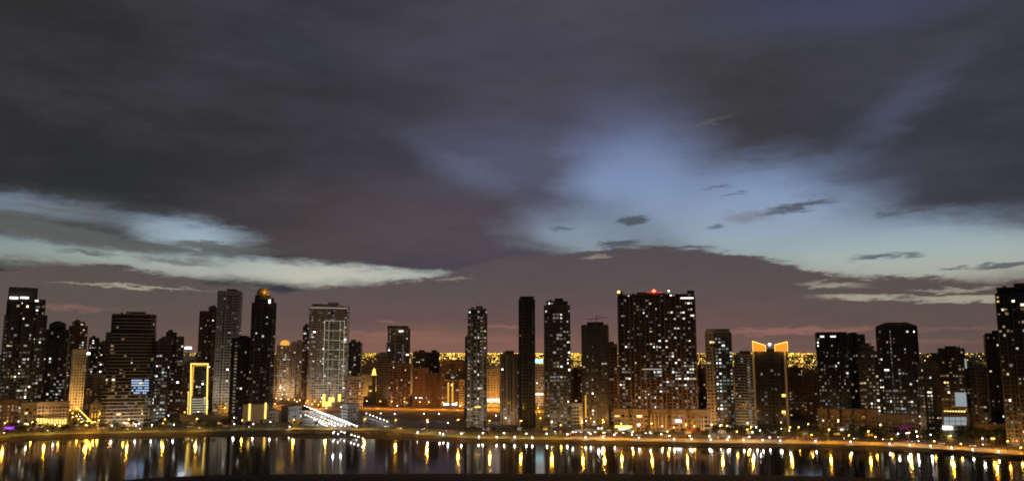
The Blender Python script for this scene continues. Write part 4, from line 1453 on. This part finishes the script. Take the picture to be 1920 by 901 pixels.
# streets behind the front row: sodium lamps lighting the blocks
row_px(505, 745, 600, 752, 9, 'org', 13000, 'sodium lamp, back street behind the halls', 'back street lamps left', 10, 3)
row_px(690, 751, 875, 754, 9, 'org', 14000, 'sodium lamp, back street before the dusky blocks', 'back street lamps centre', 10, 4)
row_px(905, 752, 1020, 756, 8, 'org', 20000, 'sodium lamp, street behind the black slim tower', 'back street lamps right of centre', 10, 4)
row_px(137, 757, 171, 791, 12, 'sod', 1300, 'sodium lamp, diagonal street left', 'lamps of the diagonal street', 9)
row_px(128, 768, 158, 796, 6, 'org', 1500, 'orange lamp, near side of diagonal street', 'near side lamps of the diagonal street', 9, 2)
road_px('side_street', [(140, 812), (128, 786), (126, 768)], [(185, 812), (158, 786), (140, 768)], 'asphalt')
road_px('back_street', [(480, 769), (1040, 769)], [(480, 759), (1040, 759)], 'paving')

# lamps at the feet of the towers (positions read off the photograph)
foot = [(15, 787, 'sod', 3000), (60, 790, 'sod', 1500), (110, 797, 'sod', 1200), (135, 781, 'sod', 3000), (176, 790, 'sod', 2500), (186, 775, 'sod', 3500), (184, 787, 'sod', 2500), (205, 792, 'org', 2500), (232, 792, 'sod', 1500), (305, 792, 'sod', 2500), (316, 778, 'cool', 1500), (333, 766, 'sod', 3500),
        (345, 772, 'sod', 2500), (392, 757, 'sod', 5000), (409, 763, 'sod', 3500), (420, 764, 'sod', 3500), (439, 782, 'cool', 900), (453, 787, 'sod', 2500), (508, 748, 'cool', 4000), (515, 756, 'sod', 3000), (557, 752, 'cool', 4000), (596, 758, 'sod', 3000), (585, 757, 'white', 4000), (612, 764, 'white', 4000), (640, 762, 'white', 4000),
        (745, 760, 'cool', 2000), (930, 778, 'cool', 2500), (955, 776, 'cool', 4500), (948, 783, 'white', 1500), (1008, 764, 'sod', 3500), (1010, 771, 'sod', 2500), (1012, 783, 'sod', 2500), (1035, 790, 'white', 2500), (1050, 796, 'sod', 1500), (1087, 777, 'sod', 3000), (1090, 791, 'sod', 4000),
        (1099, 788, 'white', 3500), (1107, 783, 'sod', 2500), (1114, 790, 'white', 2500), (1129, 786, 'sod', 3000), (1122, 802, 'white', 1500), (1128, 802, 'white', 1500), (1155, 790, 'sod', 3500), (1206, 784, 'white', 2000), (1240, 798, 'sod', 3000), (1262, 800, 'sod', 2500), (1300, 798, 'org', 3000),
        (1334, 795, 'white', 3000), (1350, 797, 'white', 4500), (1362, 797, 'sod', 2500), (1400, 804, 'sod', 2500), (1411, 809, 'white', 2000), (1418, 800, 'white', 900), (1425, 806, 'white', 1500), (1465, 803, 'white', 900), (1480, 806, 'white', 1500), (1452, 792, 'sod', 1500), (1496, 800, 'org', 3500),
        (1514, 794, 'sod', 4000), (1542, 781, 'sod', 2500), (1590, 785, 'white', 2500), (1645, 781, 'sod', 2000), (1656, 785, 'sod', 2000), (1684, 812, 'white', 1500), (1700, 811, 'white', 2000), (1718, 808, 'white', 1500), (1720, 817, 'white', 1200), (1745, 814, 'cool', 1500), (1738, 787, 'sod', 1500), (1765, 791, 'sod', 3000),
        (1778, 817, 'white', 1800), (1832, 795, 'sod', 3000), (1842, 821, 'white', 2000), (1858, 821, 'sod', 2500), (1834, 809, 'sod', 2000), (1870, 812, 'org', 2500), (1888, 826, 'org', 3500), (1912, 838, 'sod', 3500), (1250, 808, 'org', 2500), (1380, 808, 'org', 2500), (1185, 808, 'org', 2500), (1590, 815, 'org', 2000),
        (1520, 814, 'org', 2500), (1640, 818, 'org', 2000), (1670, 822, 'org', 1500), (1750, 826, 'org', 1500), (1800, 831, 'org', 1500), (1130, 810, 'sod', 2500)]
nameof = {'sod': 'yellow', 'org': 'orange', 'white': 'warm white', 'cool': 'cool white'}
for px, py, kd, pw in sorted(foot):
    hh = 8.0
    Q = G(px, py, GZ + hh)
    Ymin = edgeY(px) + 14
    if Q[1] < Ymin:
        Q = P(px, py, Ymin)
        hh = max(2.5, Q[2] - GZ)
    i, nk = counted('foot' + kd, px)
    lamp(Q[0], Q[1], GZ, GZ + hh, kd, pw * ((1.3 if px < 1100 else 0.9) if kd in ('sod', 'org') else 0.6), f'{nameof[kd]} lamp, {ords[i]} from left at the {nk}', None)

# tall floodlight mast seen above the roofs, left
Q = P(353, 652, 1100)
t = thing('floodlight_mast', 'tall mast with a bright white floodlight above the tan block', 'floodlight', (Q[0], Q[1], GZ))
q = MB(); q.cyl(0, 0, 0, 0.7, Q[2] - GZ - 1, 8, 0.4); q.build('pole', MAT['metal'], t)
q = MB(); q.box(0, 0, Q[2] - GZ - 1, 8, 1.5, 2.4); q.build('lamp_head', MAT['l_cool'], t)
Q = P(166, 662, 1000)
t = thing('floodlight_mast', 'mast with a single bright light before the small dark tower on the left', 'floodlight', (Q[0], Q[1], GZ))
q = MB(); q.cyl(0, 0, 0, 0.6, Q[2] - GZ - 1, 8, 0.35); q.build('pole', MAT['metal'], t)
q = MB(); q.box(0, 0, Q[2] - GZ - 1, 2.6, 1.4, 2.0); q.build('lamp_head', MAT['l_white'], t)


# ------------------------------------------------------------------ trees
def crown_mesh(seed, R, H, leaf, palm=False):
    rnd = random.Random(seed)
    b = MB()
    if palm:
        for k in range(16):
            a = 2 * pi * k / 16 + rnd.uniform(-0.15, 0.15)
            up = rnd.uniform(0.1, 0.9)
            px_, pz = 0.0, 0.0
            for j in range(5):
                nx_, nz = px_ + R / 5, pz + up - j * 0.42
                w0, w1 = 0.5 * (1 - j / 6), 0.5 * (1 - (j + 1) / 6)
                ca, sa = cos(a), sin(a)
                b.quad((px_ * ca - w0 * sa, px_ * sa + w0 * ca, pz - 0.15), (px_ * ca, px_ * sa, pz + 0.1), (nx_ * ca, nx_ * sa, nz + 0.1), (nx_ * ca - w1 * sa, nx_ * sa + w1 * ca, nz - 0.15))
                b.quad((px_ * ca, px_ * sa, pz + 0.1), (px_ * ca + w0 * sa, px_ * sa - w0 * ca, pz - 0.15), (nx_ * ca + w1 * sa, nx_ * sa - w1 * ca, nz - 0.15), (nx_ * ca, nx_ * sa, nz + 0.1))
                px_, pz = nx_, nz
        return b.mesh('crown', leaf)
    clumps = [(rnd.uniform(-0.6, 0.6) * R, rnd.uniform(-0.6, 0.6) * R, rnd.uniform(-0.3, 0.45) * H, rnd.uniform(0.35, 0.6) * R) for _ in range(9)]
    for _ in range(420):
        cx, cy, cz, cr = rnd.choice(clumps)
        th, ph = rnd.uniform(0, 2 * pi), math.acos(rnd.uniform(-1, 1))
        rr = cr * rnd.uniform(0.6, 1.05)
        x, y, z = cx + rr * sin(ph) * cos(th), cy + rr * sin(ph) * sin(th), cz + rr * cos(ph) * 0.8
        s_ = rnd.uniform(0.18, 0.38)
        u = (rnd.uniform(-1, 1), rnd.uniform(-1, 1), rnd.uniform(-0.5, 0.5))
        v = (rnd.uniform(-1, 1), rnd.uniform(-1, 1), rnd.uniform(-1, 1))
        b.quad(*[(x + s_ * (a * u[0] + c * v[0]), y + s_ * (a * u[1] + c * v[1]), z + s_ * (a * u[2] + c * v[2])) for a, c in ((-1, -1), (1, -1), (1, 1), (-1, 1))])
    return b.mesh('crown', leaf)


def trunk_mesh(h, r, palm=False):
    b = MB()
    b.cyl(0, 0, 0, r, h, 7, r * 0.65)
    if not palm:
        for k in range(4):
            a = k * 1.7 + 0.3
            b.tube((0, 0, h * 0.75), (1.3 * cos(a), 1.3 * sin(a), h * 1.25), r * 0.35, 4)
    return b.mesh('trunk', MAT['bark'])


TR = [(trunk_mesh(2.6, 0.22), crown_mesh(s_, 2.9, 3.0, MAT['leaf' if s_ % 2 else 'leafo']), 4.6, 'broad round tree') for s_ in (1, 2, 3)]
TR.append((trunk_mesh(6.5, 0.26, True), crown_mesh(9, 3.0, 3, MAT['leaf'], True), 6.5, 'tall palm tree'))


def tree(px, inset, k, sc_=1.0):
    Y = edgeY(px) + inset
    Q = cx_(px, Y, GZ)
    tm, cm, ch, nm = TR[k]
    i, nk = counted(nm, px)
    t = thing('palm_tree' if k == 3 else 'tree', f'{nm}, {ords[i]} from left before the {nk}', 'tree', Q, random.uniform(0, 6), 'waterfront trees')
    t.scale = (sc_, sc_, sc_ * random.uniform(0.9, 1.15))
    link('trunk', tm, t)
    link('crown', cm, t, None, (0, 0, ch))


pos = []
for px in range(10, 430, 13):
    pos.append((px + random.uniform(-3, 3), random.choice((14, 22, 56)), random.choice((0, 1, 2, 2)), random.uniform(0.9, 1.4)))
for px in range(445, 620, 24):
    pos.append((px + random.uniform(-6, 6), random.choice((18, 56)), random.choice((0, 1, 3)), random.uniform(0.8, 1.2)))
for px in range(870, 1330, 19):
    pos.append((px + random.uniform(-8, 8), random.choice((24, 57, 60)), random.choice((0, 1, 2, 3)), random.uniform(0.7, 1.1)))
for px in range(1330, 1880, 13):
    pos.append((px + random.uniform(-5, 5), random.choice((24, 57, 62, 66)), random.choice((0, 1, 2, 3)), random.uniform(0.9, 1.5)))
for px in range(1825, 1885, 7):
    pos.append((px, random.choice((66, 72, 60)), random.choice((0, 1, 2)), random.uniform(1.3, 1.9)))
for a in sorted(pos):
    tree(*a)


# ------------------------------------------------------------------ cars
def car_meshes(body_mat):
    q = MB()
    prof = [(-2.2, 0.35), (2.2, 0.35), (2.25, 0.75), (1.5, 0.92), (-1.9, 0.95), (-2.25, 0.8)]
    cab = [(-1.75, 0.94), (0.95, 0.92), (0.35, 1.42), (-1.25, 1.44)]
    for pr, w in ((prof, 0.88), (cab, 0.72)):
        k = len(q.v)
        n = len(pr)
        q.v += [(x, -w, z) for x, z in pr] + [(x, w, z) for x, z in pr]
        for i in range(n):
            j = (i + 1) % n
            q.f.append((k + i, k + j, k + n + j, k + n + i))
        q.f.append(tuple(k + n - 1 - i for i in range(n)))
        q.f.append(tuple(k + n + i for i in range(n)))
        q.m += [0] * (n + 2)
        q.c += [None] * (n + 2)
    return q.mesh('body', body_mat)


paints = [surf('white_car_paint', (0.75, 0.75, 0.73), (0.7, 0.7, 0.68), rough=0.3), surf('silver_car_paint', (0.45, 0.46, 0.47), (0.42, 0.42, 0.43), rough=0.3, metal=0.5),
          surf('dark_car_paint', (0.04, 0.04, 0.05), (0.03, 0.03, 0.04), rough=0.3), surf('red_car_paint', (0.4, 0.04, 0.03), (0.36, 0.03, 0.03), rough=0.3)]
pn = ['white', 'silver', 'dark', 'red']
bodies = [car_meshes(p_) for p_ in paints]
q = MB()
k = 14
q.v += [(0.34 * cos(2 * pi * i / 10), -0.11, 0.34 * sin(2 * pi * i / 10)) for i in range(10)] + [(0.34 * cos(2 * pi * i / 10), 0.11, 0.34 * sin(2 * pi * i / 10)) for i in range(10)]
for i in range(10):
    q.f.append((i, (i + 1) % 10, 10 + (i + 1) % 10, 10 + i))
q.f.append(tuple(range(9, -1, -1))); q.f.append(tuple(range(10, 20)))
q.m = [0] * 12; q.c = [None] * 12
wheel_me = q.mesh('wheel', MAT['rubber'])
q = MB(); q.box(0, 0, -0.12, 0.12, 0.42, 0.24); hl_me = q.mesh('headlight', MAT['l_white'])
q = MB(); q.box(0, 0, -0.1, 0.12, 0.42, 0.2); tl_me = q.mesh('taillight', glow('taillight_red', (1, 0.05, 0.02), 6))
q = MB()
for sy in (-1, 1):
    q.quad((-1.4, 0.735 * sy, 0.98), (0.6, 0.735 * sy, 0.98), (0.25, 0.735 * sy, 1.34), (-1.15, 0.735 * sy, 1.34))
q.quad((0.99, -0.6, 0.95), (0.99, 0.6, 0.95), (0.44, 0.6, 1.38), (0.44, -0.6, 1.38))
glz = q.mesh('window', MAT['glass'])
car_protos = {}


def car(px, Y, rz, ci, where, z=GZ + 0.04):
    Q = cx_(px, Y, z)
    i, nk = counted(pn[ci] + 'car' + where, px)
    lab = f'{pn[ci]} car {where}, {ords[i]} before the {nk}'
    if ci not in car_protos:
        t = thing('car', lab, 'car', Q, rz, 'cars along the waterfront')
        link('body', bodies[ci], t)
        link('window', glz, t)
        for x in (-1.4, 1.4):
            for y in (-0.8, 0.8):
                link('wheel', wheel_me, t, None, (x, y, 0.34))
        for y in (-0.6, 0.6):
            link('headlight', hl_me, t, None, (2.24, y, 0.68))
            link('taillight', tl_me, t, None, (-2.24, y, 0.76))
        car_protos[ci] = t
    else:
        copy_thing(car_protos[ci], Q, rz, lab, 'cars along the waterfront')


cars = []
for k in range(46):
    px = 15 + k * 41 + random.uniform(-15, 15)
    lane = random.random() < 0.5
    cars.append((px, edgeY(px) + (35 if lane else 47) + random.uniform(-1.5, 1.5), (0 if lane else pi) + random.uniform(-0.12, 0.12), random.choice((0, 0, 1, 2, 3)), 'driving on the shore road'))
for k in range(16):
    px = 1040 + k * 13 + random.uniform(-3, 3)
    cars.append((px, edgeY(px) + 66 + random.uniform(-2, 4), random.choice((-pi / 2, pi / 2, -pi / 2)) + random.uniform(-0.3, 0.3), random.choice((0, 1, 2, 3)), 'parked behind the shore road'))
for k in range(7):
    f = k / 7
    Q = G(143 + 26 * f, 772 + 30 * f, GZ)
    cars.append((143 + 26 * f, Q[1], -pi / 2 + 0.3, random.choice((0, 1, 2)), 'on the diagonal street'))
for c in sorted(cars):
    car(c[0], c[1], c[2], c[3], c[4])


# ------------------------------------------------------------------ facades brightened by added fill spots
WARM, ORG, NEU = (1.0, 0.62, 0.3), (1.0, 0.42, 0.09), (1.0, 0.85, 0.62)
for t_, p_, c_, n_, a_ in ((T1, 16000, WARM, 3, .25), (TO, 130000, (1.0, 0.52, 0.12), 1, .45), (T5, 9000, (1.0, 0.7, 0.45), 4, .05), (T9, 36000, NEU, 2, .4), (T12, 40000, WARM, 2, .4), (T14, 18000, NEU, 3, .3),
                           (T16, 14000, WARM, 2, .3), (T18, 7000, ORG, 2, .2), (T20, 9000, NEU, 1, .25), (T21, 30000, ORG, 2, .3), (T24, 30000, WARM, 1, .4), (T25, 9000, WARM, 2, .2), (T27, 12000, ORG, 2, .12),
                           (T28, 11000, ORG, 6, .12), (s30, 22000, ORG, 1, .2), (T31, 12000, WARM, 1, .2), (T39, 10000, ORG, 2, .2), (T37, 10000, WARM, 2, .15), (T34, 9000, WARM, 2, .12), (T42, 11000, ORG, 3, .1),
                           (T22, 9000, WARM, 1, .2), (HALL, 5000, WARM, 3, .3), (POD, 5000, ORG, 6, .3)):
    if t_ not in (T9, T12, T14, TO, T16, T18, T21, T24):
        p_ *= 1.9
    t_.flood(p_, c_, n_, 26 if t_.h > 30 else 16, a_)
